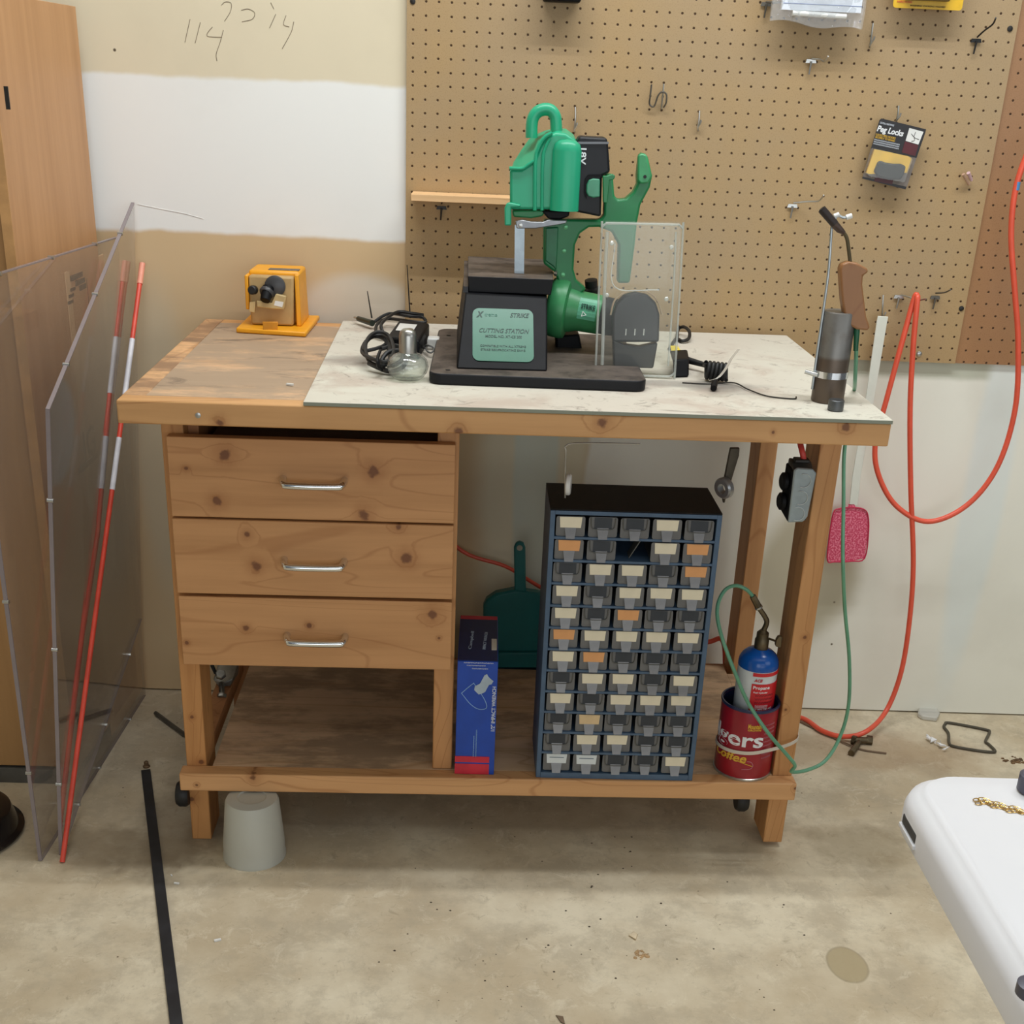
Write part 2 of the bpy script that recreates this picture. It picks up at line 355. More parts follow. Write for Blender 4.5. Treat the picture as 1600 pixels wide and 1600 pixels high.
# pegboards
I = .0254
pb = solo('pegboard', box(BM(), (0, 0, .876), (48*I, .006, 1.9)), peg_mat('pegboard_brown', (170, 146, 112), .5*I, 1.5431), 'light brown pegboard sheet fixed to the wall behind the bench', 'pegboard', loc=ZERO)
pb2 = solo('pegboard', box(BM(), (48*I+.001, .005, .876), (96*I, .0115, 1.9)), peg_mat('pegboard_dark', (158, 120, 88), .5*I+.008, 1.5431-.004), 'darker red-brown pegboard sheet at the right edge of the photo', 'pegboard', loc=(0, 0, 0))
for a, b in ((645, 2), (1578, 45), (1502, 482)):
    p = PY(a, b, 0); part('mounting_screw', lathe(BM(), [(.0055, .0), (.0055, .0015), (.002, .003)], p, (0, -1, 0), 14), darkmetal, pb)
p = PY(1436, 553, 0); part('mounting_screw', lathe(BM(), [(.006, 0), (.006, .0012), (.003, .003)], p, (0, -1, 0), 14), steel, pb)

# ================================================================== workbench
BY = .0221; CB, SB = math.cos(BY), math.sin(BY); BO = V((.2, -.4, 0))
def tb(p): return V((CB*p.x+SB*p.y, -SB*p.x+CB*p.y, p.z))          # world -> bench frame
def fb(p): p = V(p); return V((CB*p.x-SB*p.y, SB*p.x+CB*p.y, p.z))
def bk(lst, y=-.66):
    o = []
    for a, b, r in lst: q = tb(PY(a, b, y+.005)); o.append((q.x-BO.x, q.z, r*.00109))
    return o
bench = thing('workbench', 'wooden workbench with three drawers and a lower shelf against the pegboard', 'workbench', fb(BO), BY)
def bpart(name, bm, mat, parent=None, **k):
    bm.transform(Matrix.Translation(-BO)); return part(name, bm, mat, parent or bench, local=True, **k)
ZT = .919
legm = wood('pine_upright', (184, 132, 82), 'z', seed=2.0)
legm2 = wood('pine_upright_dark', (168, 114, 70), 'z', seed=5.0)
railm = wood('pine_rail', (190, 142, 90), 'x', bk([(345, 658, 7), (716, 673, 8), (942, 661, 9), (1325, 670, 8), (1210, 678, 3)], -.785), seed=3.1)
shelfm = wood('shelf_ply', (200, 164, 126), 'x', seed=8.0, contrast=.9, dirt=.2, dirtcol=(150, 124, 98))
topm = wood('bench_top_wood', (202, 162, 122), 'x', seed=11.0, dirt=1.1, dirtcol=(156, 136, 114), rings=.4)
edgem = wood('bench_edge_wood', (204, 158, 110), 'y', seed=4.0, dirt=.5, dirtcol=(132, 100, 74))
# top: front board, side and back edging, inner panel
bpart('front_board', box(BM(), (-.423, -.785, .881), (.8255, -.747, ZT)), railm, bevel=.0025)
bpart('top_panel', box(BM(), (-.385, -.7465, .887), (.79, -.075, ZT-.0005)), topm)
bpart('side_edging', box(BM(), (-.423, -.7465, .881), (-.3855, -.037, ZT)), edgem, bevel=.002)
bpart('side_edging', box(BM(), (.7905, -.7465, .881), (.828, -.037, ZT)), edgem, bevel=.002)
bpart('back_edging', box(BM(), (-.385, -.0745, .881), (.79, -.037, ZT)), railm, bevel=.002)
bpart('apron', box(BM(), (-.37, -.70, .872), (.80, -.665, .8805)), legm2)
# legs
def leg(x0, x1, y0, y1, z0, z1, m): bpart('leg', box(BM(), (x0, y0, z0), (x1, y1, z1)), m, bevel=.002)
legk = wood('pine_upright_knotty', (184, 130, 76), 'z', bk([(302, 1243, 6), (302, 1115, 4), (316, 1185, 5)], -.633), seed=6.6)
leg(-.392, -.354, -.634, -.545, 0, .8805, legk)
leg(.759, .798, -.634, -.545, .012, .8805, wood('pine_upright_right', (188, 136, 84), 'z', bk([(1230, 1113, 4), (1260, 1000, 4)], -.633), seed=9.3))
leg(-.392, -.354, -.13, -.09, 0, .8805, legm2)
leg(.770, .808, -.17, -.081, 0, .8805, legm)
bpart('middle_post', box(BM(), (.084, -.634, .171), (.122, -.6, .8805)), legm, bevel=.002)
bpart('drawer_side_panel', box(BM(), (.1, -.599, .39), (.122, -.12, .8705)), legm2)
bpart('drawer_side_panel', box(BM(), (-.3535, -.599, .39), (-.335, -.12, .8705)), legm2)
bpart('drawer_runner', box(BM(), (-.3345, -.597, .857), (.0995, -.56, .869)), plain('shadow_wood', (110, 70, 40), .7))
# shelf
bpart('shelf_rail', box(BM(), (-.400, -.668, .132), (.80, -.6345, .170)), wood('pine_shelf_rail', (198, 148, 98), 'x', bk([(398, 1209, 7), (1245, 1236, 3), (310, 1220, 3)], -.665), seed=13.0), bevel=.0025)
bpart('shelf_rail', box(BM(), (-.392, -.125, .132), (.80, -.09, .158)), legm2)
bpart('side_rail', box(BM(), (-.400, -.5445, .132), (-.365, -.131, .168)), legm2)
bpart('side_rail', box(BM(), (.765, -.5445, .132), (.80, -.171, .157)), legm2)
bpart('shelf_panel', box(BM(), (-.342, -.634, .158), (.758, -.1255, .1699)), shelfm)
bpart('shelf_panel', box(BM(), (.7585, -.5445, .158), (.80, -.171, .1699)), shelfm)
# drawers
dr = (((257, 679), (714, 699), (271, 803), (711, 818)), .685, .829), None
specs = ((.686, .829, [(354, 708, 11), (584, 735, 11), (570, 803, 10), (342, 780, 9), (293, 728, 4)], (489, 757)),
         (.542, .6825, [(388, 831, 6), (636, 871, 11), (403, 880, 9), (623, 821, 7)], (490, 884)),
         (.398, .5345, [(386, 978, 6), (484, 974, 5), (676, 960, 11), (686, 996, 3), (294, 1000, 4)], (493, 1002)))
for i, (z0, z1, kn, hp) in enumerate(specs):
    m = wood('drawer_front_pine_%s' % 'abc'[i], (184, 134, 86), 'x', bk(kn), seed=3.0+i*4.7, contrast=.9, rings=.9)
    y0 = (-.662, -.664, -.66)[i]
    d = bpart('drawer', box(BM(), (-.378, y0, z0), (.1155, y0+.021, z1)), m, bevel=.0015)
    bm = box(BM(), (-.32, y0+.0215, z0+.01), (.09, -.16, z1-.022)); bpart('drawer_box', bm, plain('drawer_box_wood', (120, 86, 56), .7), d)
    c = tb(PY(hp[0], hp[1], y0-.02)); L = .053; bm = BM()
    pts = [(c.x-L, y0, c.z+.004), (c.x-L, y0-.012, c.z+.004), (c.x-L+.004, y0-.022, c.z+.001), (c.x-L+.014, y0-.026, c.z-.001),
           (c.x+L-.014, y0-.026, c.z-.001), (c.x+L-.004, y0-.022, c.z+.001), (c.x+L, y0-.012, c.z+.004), (c.x+L, y0, c.z+.004)]
    stube(bm, pts, .0064, 5, 12); bpart('handle', bm, chrome, d, label='chrome bar handle')
p = tb(PY(311, 647, -.783)); bpart('screw_head', lathe(BM(), [(.0045, 0), (.0045, .001), (.002, .0015)], (p.x, -.785, p.z), (0, -1, 0), 14), steel)
# casters
for a, b, yy in ((287, 1243, -.50), (1158, 1251, -.52)):
    q = tb(PZ(a, b, .10)); bm = lathe(BM(), [(.003, -.012), (.022, -.012), (.026, -.006), (.026, .006), (.022, .012), (.003, .012)], (q.x, q.y, .105), (1, 0, 0), 24); bpart('caster', bm, blackrub)
# cement board on the bench
cm = NT('cement_board'); nb = cm.noise(5, 7, .65, dist=.4)
base = cm.mix(cm.ramp(cm.noise(2.2, 4), .35, .7), C(198, 190, 177), C(206, 203, 189))
base = cm.mix(cm.math('MULTIPLY', cm.ramp(nb, .47, .66), .6), base, C(176, 156, 142))
base = cm.mix(cm.math('MULTIPLY', cm.ramp(cm.noise(18, 8, .78, dist=1.5), .54, .66), .55), base, C(120, 108, 98))
for a, b, rx, ry in ((1125, 605, .07, .05), (600, 565, .1, .05), (1060, 600, .12, .03)):
    q = PZ(a, b, .926); base = cm.mix(cm.math('MULTIPLY', cm.ellipse(q.x, q.y, rx, ry, .9, .6, 16, ax=(0, 1)), .45), base, C(98, 92, 88))
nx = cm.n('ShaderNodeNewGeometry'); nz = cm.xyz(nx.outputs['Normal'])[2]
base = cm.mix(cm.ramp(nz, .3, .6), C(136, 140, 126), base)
cm.col(base); cm.set(.75, spec=.25)
bm = BM(); zc = ZT+.0004; pts = [fb(p) for p in ((-.128, -.788, zc), (.8255, -.789, zc), (.832, -.034, zc), (-.131, -.044, zc))]
prism(bm, pts, (0, 0, .0066)); solo('cement_board', bm, cm.m, 'dusty pale grey cement board lying over the right part of the bench top', 'board', loc=ZERO, bevel=.0008)
ZB = zc+.0066
# ================================================================== left side: cabinet, sheets, marker rod
cabm = wood('cabinet_board', (182, 136, 92), 'z', seed=21.0, contrast=.25, rings=.15, rough=.5)
cabd = wood('cabinet_door_board', (158, 118, 72), 'z', seed=25.0, contrast=.3, rings=.15)
cab = thing('storage_cabinet', 'tall plain wooden storage cabinet at the left edge of the photo', 'cabinet', (-.98, -.24, 0))
def slab(x0, y0, x1, y1, z0, z1, th):   # vertical board from (x0,y0) to (x1,y1), th thick to the left
    d = V((x1-x0, y1-y0, 0)).normalized(); n = V((-d.y, d.x, 0))*th
    return hexa(BM(), [(x0, y0, z0), (x1, y1, z0), (x1+n.x, y1+n.y, z0), (x0+n.x, y0+n.y, z0)], [(x0, y0, z1), (x1, y1, z1), (x1+n.x, y1+n.y, z1), (x0+n.x, y0+n.y, z1)])
part('side_panel', slab(-.662, -.448, -.642, -.03, .035, 1.505, .018), cabm, cab, bevel=.001)
part('side_panel', slab(-1.30, -.448, -1.28, -.03, .035, 1.505, .018), cabm, cab)
part('edge_strip', slab(-.662, -.4495, -.6619, -.4482, .035, 1.5, .019), plain('light_edging', (204, 156, 102), .5), cab)
part('top_panel', box(BM(), (-1.299, -.447, 1.488), (-.682, -.03, 1.504)), cabm, cab)
part('back_panel', box(BM(), (-1.299, -.034, .036), (-.662, -.028, 1.487)), cabd, cab)
part('door', box(BM(), (-1.295, -.442, .04), (-.6825, -.424, 1.484)), cabd, cab, bevel=.001)
part('plinth', box(BM(), (-1.29, -.446, 0), (-.67, -.04, .034)), plain('plinth_grey', (92, 90, 84), .7), cab)
p = PY(12, 153, -.4495); part('hinge', box(BM(), (p.x-.004, -.452, p.z-.018), (p.x+.003, -.4495, p.z+.018)), darkmetal, cab)
# cardboard carton
card = plain('cardboard', (222, 184, 138), .85, var=.06, scale=12)
ct = thing('cardboard_carton', 'flat cardboard carton with printed lettering standing behind the clear sheets', 'carton', (-.615, -.26, 0))
X0 = -.647
a = PXX(104, 425, X0); b = PXX(168, 392, X0)
part('carton_body', hexa(BM(), [(X0-.004, a.y, 0), (X0+.004, b.y, 0), (X0, b.y, 0), (X0-.008, a.y, 0)], [(X0-.004, a.y, a.z), (X0+.004, b.y, b.z), (X0, b.y, b.z), (X0-.008, a.y, a.z)]), card, ct, bevel=.002)
ink = plain('carton_ink', (84, 62, 46), .8)
def fx(y): return X0-.004+.008*(y-a.y)/(b.y-a.y)
for px, py, ww, hh in ((124, 430, .10, .010), (130, 438, .09, .010), (134, 446, .08, .010), (116, 452, .03, .006), (114, 462, .03, .006), (113, 472, .03, .006), (141, 452, .045, .05)):
    q = PXX(px, py, X0); part('printing', box(BM(), (fx(q.y)-.003, q.y-ww/2, q.z-hh/2), (fx(q.y+ww/2)+.0006, q.y+ww/2, q.z+hh/2)), ink, ct)
q = PXX(146, 686, X0); lettering('IGL', ink, ct, (fx(q.y)+.0012, q.y, q.z), (0, 1, 0), (0, 0, 1), h=.062, w=.13, bold=.01)
q = PXX(142, 716, X0); part('printing', box(BM(), (fx(q.y)-.003, q.y-.07, q.z-.012), (fx(q.y+.07)+.0006, q.y+.07, q.z)), ink, ct)
# clear sheets
acr = clear('clear_acrylic', (.955, .945, .94, 1), (.62, .60, .58, 1), .07, .04, 1.35)
edge = plain('acrylic_edge', (138, 128, 130), .25, var=.05)
def sheet(label, q, th=.006):
    """q: front bottom, rear bottom, rear top, front top"""
    q = [V(p) for p in q]; n = (q[1]-q[0]).cross(q[3]-q[0]).normalized()*th
    c = sum(q, V((0, 0, 0)))/4; t = thing('acrylic_sheet', label, 'sheet', (c.x, c.y, 0), group='clear acrylic sheets')
    part('pane', hexa(BM(), q, [p+n for p in q]), acr, t, smooth=0)
    for i, (a, b, w) in enumerate(((0, 3, .005), (3, 2, .004), (1, 0, .0015))):
        A, B = q[a]+n/2, q[b]+n/2; bm = BM(); out = (A-(q[b]+q[a]+q[(a+2) % 4]+q[(b+2) % 4])/4)
        ribbon(bm, [A, A.lerp(B, .5), B], th*1.15, w*.6, n); part('polished_edge', bm, edge, t, smooth=0)
        for k in (.18, .5, .82):
            m = A.lerp(B, k); part('edge_fixing', cyl(BM(), m-n*.9, m+n*.9, .0035, seg=10), steel, t)
    return t
sheet('clear acrylic sheet beside the cabinet, its low top edge running off the photo', [(-.652, -.731, .001), (-.635, -.02, .001), (-.607, -.02, 1.075), (-.647, -.735, 1.079)])
sheet('clear acrylic sheet nearest the bench, its rear corner reaching up the white wall', [(-.620, -.709, .001), (-.628, -.02, .205), (-.571, -.006, 1.144), (-.548, -.708, .878)])
# marker rod
def seg(a, b, t0, t1): return a.lerp(b, t0), a.lerp(b, t1)
A = V((-.606, -.735, .001)); B = V((-.557, -.012, 1.02))
rod = thing('driveway_marker', 'thin orange-red marker rod with white reflective bands leaning on the wall', 'rod', A)
ored = plain('orange_red_fibreglass', (228, 82, 62), .4); refl = plain('reflective_white', (228, 228, 234), .35)
cuts = (0, .545, .66, .765, .865, .975, 1.0)
part('rod', cyl(BM(), A, B, .0050, seg=12), ored, rod)
for t0, t1 in ((.60, .69), (.765, .865)):
    part('reflective_band', cyl(BM(), *seg(A, B, t0, t1), .0056, seg=12), refl, rod)
part('tip_cap', cyl(BM(), *seg(A, B, .965, 1.003), .0062, seg=12), plain('faded_orange', (240, 160, 134), .5), rod)
# thin white-labelled strip on sheet
bm = lathe(BM(), [(.02, 0), (.105, 0), (.115, .012), (.115, .02), (.105, .032), (.095, .11), (.085, .125), (.03, .13)], (0, 0, 0), seg=56)
bm.transform(Matrix.Translation(PZ(-62, 1303, 0)) @ Matrix.Diagonal((1.05, 1.05, .45, 1)))
solo('round_black_base', bm, plain('glossy_black', (28, 24, 24), .18), 'round glossy black base on the floor at the left edge of the photo', 'base', loc=PZ(-62, 1303, 0))
# black strip
a = PZ(228, 1206, 0); b = PZ(277, 1612, 0); d = (b-a).normalized(); bm = BM()
box(bm, (0, -.010, 0), ((b-a).length, .010, .006)); bm.transform(Matrix.Translation(a) @ Matrix.Rotation(math.atan2(d.y, d.x), 4, 'Z'))
solo('rubber_strip', bm, plain('strip_black', (42, 43, 47), .5, var=.3, scale=15), 'long flat black strip lying on the concrete floor in the foreground', 'strip', loc=a, bevel=.001)
q = PZ(229, 1198, 0); solo('floor_bolt', lathe(BM(), [(.008, 0), (.008, .002), (.005, .004), (.005, .012), (.003, .014)], q, seg=12), plain('rusty_metal', (120, 96, 70), .6, .5), 'small rusty stub at the far end of the black strip', 'bolt')
bm = BM(); a = PZ(243, 1114, .006); b = PZ(290, 1149, .006); tube(bm, [a, b], .005, 10)
solo('metal_rod', bm, plain('dull_rod', (96, 92, 82), .5, .4), 'short dull metal rod lying on the floor left of the bench', 'rod')
# upside down bucket
bm = lathe(BM(), [(.058, 0), (.061, 0), (.061, .006), (.0595, .012), (.0595, .03), (.0512, .122), (.0480, .128), (.028, .130), (.026, .128), (.003, .128)], (-.246, -.688, 0), seg=48)
bk_ = NT('cloudy_plastic'); bk_.col(C(186, 186, 176)); bk_.b.inputs['Subsurface Weight'].default_value = .25; bk_.b.inputs['Subsurface Radius'].default_value = (.03, .03, .03)
solo('plastic_tub', bm, bk_.set(.45), 'cloudy white plastic tub upside down on the floor under the bench', 'tub', loc=(-.246, -.688, 0))

# ================================================================== on the lower shelf
ZS = .1702
# impact wrench box
blue = plain('carton_blue', (18, 70, 172), .4, var=.08); navy = plain('carton_navy', (18, 32, 84), .45); redp = plain('carton_red', (206, 40, 62), .45); bxw = plain('print_white', (214, 220, 230), .6, var=.02)
bx = thing('tool_carton', 'tall blue tool carton with red bands and impact wrench drawing', 'box', (.18, -.54, ZS))
x0, x1, y0, y1, z1 = .1425, .2185, -.648, -.43, .413
part('carton', box(BM(), (x0, y0, ZS), (x1, y1, z1)), blue, bx, bevel=.001)
part('top_flap', box(BM(), (x0+.001, y0+.003, z1), (x1-.001, y1-.02, z1+.0012)), navy, bx)
part('red_band', box(BM(), (x0+.001, y1-.020, z1), (x1-.001, y1-.002, z1+.0014)), redp, bx)
part('red_band', box(BM(), (x0-.0005, y0-.001, ZS+.027), (x1-.010, y0+.001, ZS+.04)), redp, bx)
part('red_band', box(BM(), (x0-.0005, y0-.001, ZS+.001), (x1-.010, y0+.001, ZS+.0235)), redp, bx)
FY = y0-.0006
def pf(px, py): p = PY(px, py, FY); return V((p.x, FY, p.z))
lettering('1/2" IMPACT WRENCH', bxw, bx, pf(771, 1108), (0.0, 0, 1), (-1, 0, 0), w=.095, h=.0075, bold=.01)
bm = BM()
for st in (((721, 1083), (738, 1069), (742, 1070), (757, 1093), (760, 1106), (748, 1108), (735, 1100), (721, 1083)),):
    stube(bm, [pf(a, b) for a, b in st], .0007, 6, 5)
part('line_drawing', bm, plain('print_lightblue', (150, 190, 232), .6), bx)
part('tool_picture', prism(BM(), [pf(a, b) for a, b in ((741, 1078), (742, 1072), (750, 1068), (757, 1055), (761, 1053), (763, 1057), (767, 1061), (771, 1064), (768, 1069), (764, 1070), (758, 1081), (754, 1083), (748, 1085))], (0, -.0008, 0)), plain('print_grey', (176, 192, 206), .5), bx)
for a, b, w in ((748, 1036, .055), (744, 1040, .035), (750, 1045, .03)): lettering('nnonnunonnunonn', bxw, bx, pf(a, b), (1, 0, 0), (0, 0, 1), w=w, h=.002, name='small_print')
lettering('nonnunonnunnnnunon', plain('print_lightblue', (150, 190, 232), .6), bx, pf(744, 1162), (0, 0, 1), (-1, 0, 0), w=.06, h=.0022, name='small_print')
lettering('nonnunonnun', plain('print_lightblue', (150, 190, 232), .6), bx, pf(740, 1166), (0, 0, 1), (-1, 0, 0), w=.045, h=.0022, name='small_print')
def pt(px, py): return PZ(px, py, z1+.0014)
lettering('IMPACT WRENCH', plain('print_grey', (176, 192, 206), .5), bx, pt(758, 1001), (.05, 1, 0), (-1, .05, 0), w=.08, h=.006)
lettering('Campbell', plain('print_grey', (176, 192, 206), .5), bx, pt(737, 1000), (.05, 1, 0), (-1, .05, 0), w=.085, h=.008)
q = pt(773, 1007); part('sticker', box(BM(), (q.x-.006, q.y-.026, z1+.0012), (q.x+.004, q.y+.026, z1+.0018)), paper, bx)
# organizer
og = thing('parts_organizer', 'blue-grey small parts organizer with a grid of clear drawers', 'organizer', (.453, -.58, ZS), .012)
frm = plain('bluegrey_steel', (74, 98, 124), .45, var=.1); dusty = NT('dusty_black_top')
dusty.col(dusty.mix(dusty.math('MULTIPLY', dusty.ramp(dusty.noise(30, 7, .75), .56, .75), .4), C(20, 17, 17), C(92, 74, 62))); dusty.set(.5, spec=.2)
inner = plain('organizer_inside', (38, 42, 50), .7)
W, Hh, D = .307, .547, .158
def ol(bm): bm.transform(Matrix.Translation((-W/2, -.0715, 0))); return bm
def opart(n, bm, m, parent=None, **k): return part(n, ol(bm), m, parent or og, local=True, **k)
t_ = .009
opart('side_panel', box(BM(), (0, 0, 0), (t_, D, Hh-.002)), frm, bevel=.001); opart('side_panel', box(BM(), (W-t_, 0, 0), (W, D, Hh-.002)), frm, bevel=.001)
opart('bottom_panel', box(BM(), (t_, 0, 0), (W-t_, D, .012)), frm); opart('top_rim', box(BM(), (t_, 0, Hh-.009), (W-t_, .006, Hh-.002)), frm)
opart('top_panel', box(BM(), (0, .001, Hh-.0018), (W, D, Hh+.001)), dusty.m, bevel=.0008)
opart('back_panel', box(BM(), (t_, D-.003, .012), (W-t_, D, Hh-.002)), inner)
rows = "WnnWn OnXWO nWWnO WnWWW WnOnn OWWWW WOnnn nWWnW WnWWW nCnnn nWWnn BBnnW".split()
ph = (Hh-.021)/12; pw = (W-2*t_)/5
for k in range(1, 12): opart('divider_shelf', box(BM(), (t_, .0005, .012+ph*k-.0022), (W-t_, D-.004, .012+ph*k+.0022)), frm)
clr = clear('drawer_clear_plastic', (.30, .30, .31, 1), (.34, .34, .34, 1), .45, .12, 1.4)
rimm = plain('drawer_rim_plastic', (92, 92, 88), .3, var=.1); pull = plain('pull_plastic', (128, 128, 130), .25, var=.1); dark = plain('drawer_shade_dark', (52, 57, 64), .6)
lab = {'W': plain('label_cream', (232, 222, 196), .8, var=.04), 'O': plain('label_orange', (226, 164, 108), .8, var=.04), 'C': plain('label_kraft', (222, 194, 150), .8, var=.06), 'B': plain('label_white', (218, 224, 226), .8, var=.03)}
def mesh_of(bm, mat, name, smooth=35):
    bmesh.ops.recalc_face_normals(bm, faces=bm.faces); me = bpy.data.meshes.new(name); bm.to_mesh(me); bm.free(); finish(me, mat, smooth); return me
def inst(name, me, parent, loc=(0, 0, 0), mw=None):
    o = bpy.data.objects.new(name, me); COL.objects.link(o); o.parent = parent; o.location = loc; return o
dw, dh = pw-.006, ph-.0065
bm = BM(); prism(bm, [(x, 0, z) for x, z in rrect(-dw/2, dw/2, 0, dh, .004)], (0, .002, 0)); box(bm, (-dw/2+.001, .002, .0), (dw/2-.001, .13, .0015))
m_draw = mesh_of(bm, clr, 'drawer')
bm = BM(); s_ = .0011
for pts in (spline([(-dw/2+.004, -.001, dh-.001), (-dw/2+.0055, -.001, dh*.52), (-dw*.26, -.0015, dh*.40), (dw*.26, -.0015, dh*.40), (dw/2-.0055, -.001, dh*.52), (dw/2-.004, -.001, dh-.001)], 5),): tube(bm, pts, s_, 6)
m_rim = mesh_of(bm, rimm, 'drawer_rim')
bm = BM(); prism(bm, [(-.0105, -.001, dh*.46), (.0105, -.001, dh*.46), (.0078, -.008, -.002), (-.0078, -.008, -.002)], (0, .0016, .0005)); m_pull = mesh_of(bm, pull, 'pull_tab')
m_shade = mesh_of(box(BM(), (-dw*.30, -.0009, dh*.42), (dw*.30, -.0002, dh-.001)), dark, 'drawer_shade')  # dark plate on the drawer front; its colour stands for the shaded inside
m_lab = {k: mesh_of(hexa(BM(), [(-.0185, -.0012, dh*.44), (.0185, -.0012, dh*.44), (.0185, .0, dh*.44), (-.0185, .0, dh*.44)], [(-.020, -.0012, dh-.001), (.020, -.0012, dh-.001), (.020, .0, dh-.001), (-.020, .0, dh-.001)]), m, 'paper_label') for k, m in lab.items()}
m_text = mesh_of(box(BM(), (-.014, -.0016, dh*.76), (.014, -.0012, dh*.80)), plain('label_print', (110, 128, 140), .8), 'label_print')
for r_, row in enumerate(rows):
    for c_, ch in enumerate(row):
        if ch == 'X':
            p0 = V((-W/2+t_+pw*(c_+.55), -.06, .012+ph*(11-r_)+.004)); bm = BM(); box(bm, (-.0008, -.0, -.018), (.0008, .03, .02)); bm.transform(Matrix.Translation((p0.x, p0.y, p0.z+.017)) @ Matrix.Rotation(.5, 4, 'Y'))
            part('loose_divider', bm, rimm, og, local=True); continue
        jx = random.uniform(-.0012, .0012); jy = random.choice((0, 0, 0, .002, -.002))
        loc = (-W/2+t_+pw*(c_+.5)+jx, -.0715+.003+jy, .012+ph*(11-r_)+.0026)
        d = inst('drawer', m_draw, og, loc); inst('pull_tab', m_pull, d)
        if ch == 'n': inst('drawer_rim', m_rim, d); inst('drawer_shade', m_shade, d)
        else:
            inst('paper_label', m_lab[ch], d)
            if ch == 'B': inst('label_print', m_text, d)
# dustpan
teal = plain('teal_plastic', (22, 112, 110), .4, var=.12, scale=9); Y = -.15
dp = thing('dustpan', 'teal plastic dustpan standing behind the tool carton', 'dustpan', (.27, Y, ZS))
part('pan', faceplate(BM(), ((755, 948), (760, 938), (775, 928), (805, 922), (845, 928), (860, 945), (868, 1000), (872, 1020), (755, 1020)), Y, .03), teal, dp, bevel=.006)
part('pan_lip', faceplate(BM(), ((752, 1020), (876, 1020), (878, 1044), (750, 1044)), Y-.012, .04), teal, dp, bevel=.003)
q = PY(815, 1047, Y-.013); part('rubber_edge', box(BM(), (q.x-.08, Y-.014, ZS), (q.x+.08, Y+.02, q.z)), plain('dark_teal_rubber', (14, 44, 56), .6), dp)
bm = BM(); prism(bm, [PY(a, b, Y+.005) for a, b in ((803, 856), (806, 849), (812, 846), (818, 849), (821, 856), (822, 925), (804, 925))], (0, .012, 0)); part('handle', bm, teal, dp, bevel=.003)
p = PY(812, 856, Y+.004); part('hanging_hole', lathe(BM(), [(.0065, 0), (.0065, .0015)], p, (0, -1, 0), 20), plain('hole_view', (170, 168, 150), .8), dp)
# clamp / caster bolts on shelf
bm = BM(); c = PZ(347, 1072, .19); sm = plain('galvanised', (150, 150, 144), .35, .85, var=.2)
cl = thing('pipe_clamp', 'galvanised bolt clamp lying on the shelf at its left end', 'clamp', (c.x, c.y, ZS))
bx0 = PY(347, 1066, -.28)
part('clamp_body', hexa(BM(), [PY(a, b, -.30) for a, b in ((333, 1062), (352, 1066), (364, 1060), (360, 1072), (342, 1074))], [PY(a, b, -.30)+V((0, .05, .0)) for a, b in ((333, 1052), (350, 1052), (367, 1050), (366, 1068), (338, 1070))]), sm, cl, bevel=.002)
part('bolt_head', lathe(BM(), [(.011, 0), (.012, .002), (.012, .009), (.010, .011)], PY(345, 1056, -.31), (.1, -.5, .8), 6), sm, cl)
part('bolt_shank', cyl(BM(), PY(346, 1068, -.31), PY(347, 1089, -.345)+V((0, 0, .004)), .006, seg=12), sm, cl)
part('bolt_nut', lathe(BM(), [(.009, 0), (.010, .002), (.010, .008), (.008, .009)], PY(347, 1084, -.34), (0, -.6, -.6), 6), sm, cl)
part('clamp_stud', cyl(BM(), PY(331, 1039, -.28), PY(337, 1052, -.28), .004, seg=10), blackrub, cl)
# coffee can + propane
cc = V((.7165, -.590, ZS)); Rc = .0560
can = thing('coffee_can', 'red coffee can strapped to the right front leg of the bench', 'can', cc)
canr = plain('can_red', (158, 24, 42), .3, var=.1); canb = plain('can_blue_inside', (34, 44, 84), .3)
part('can_wall', lathe(BM(), [(.003, .001), (Rc-.001, .001), (Rc, .004), (Rc, .15), (Rc-.001, .152), (Rc-.002, .15), (Rc-.002, .006), (.003, .006)], cc, seg=56), [canr], can, smooth=50)
part('rim', lathe(BM(), [(Rc-.002, .149), (Rc+.0012, .149), (Rc+.002, .152), (Rc+.001, .155), (Rc-.002, .1545)], cc, seg=56, ring=True), canb, can)
part('inside', lathe(BM(), [(Rc-.0032, .02), (Rc-.0022, .02), (Rc-.0022, .1495), (Rc-.0032, .1495)], cc, seg=48, ring=True), canb, can)
part('bottom_rim', lathe(BM(), [(Rc-.002, 0), (Rc+.0015, 0), (Rc+.0015, .004), (Rc, .005)], cc, seg=56, ring=True), steel, can)
ye = plain('print_gold', (222, 176, 54), .5, var=.05); wt = plain('print_bright', (236, 238, 240), .5, var=.02)
def canl(s, m, a, z, w, h, **k): return lettering(s, m, can, (0, 0, 0), (1, 0, 0), (0, 0, 1), w=w, h=h, bend=((cc.x, cc.y, cc.z+z), Rc, a), depth=.0006, **k)
canl('Folgers', wt, -1.10, .086, .168, .042, bold=.02, name='brand_lettering')
canl('Coffee', ye, -.80, .050, .075, .019, bold=.02, shear=.2, name='yellow_lettering')
canl('Mountain', ye, .02, .121, .026, .010, bold=.03, name='yellow_lettering')
canl('GROWN', ye, .02, .113, .026, .004, bold=.03, name='yellow_lettering')
part('gold_curve', tube(BM(), [V((cc.x+(Rc+.0006)*math.sin(a), cc.y-(Rc+.0006)*math.cos(a), cc.z+.046-.012*((a+1.0)/1.1)**2)) for a in [(-1.0+i*.1) for i in range(12)]], .0008, 5), ye, can)
pk = plain('print_pink', (206, 120, 132), .6, var=.2)
for k in range(9): canl('nunonnun', pk, .62+.02*math.sin(k), .122-.009*k, .026, .003, name='small_print')
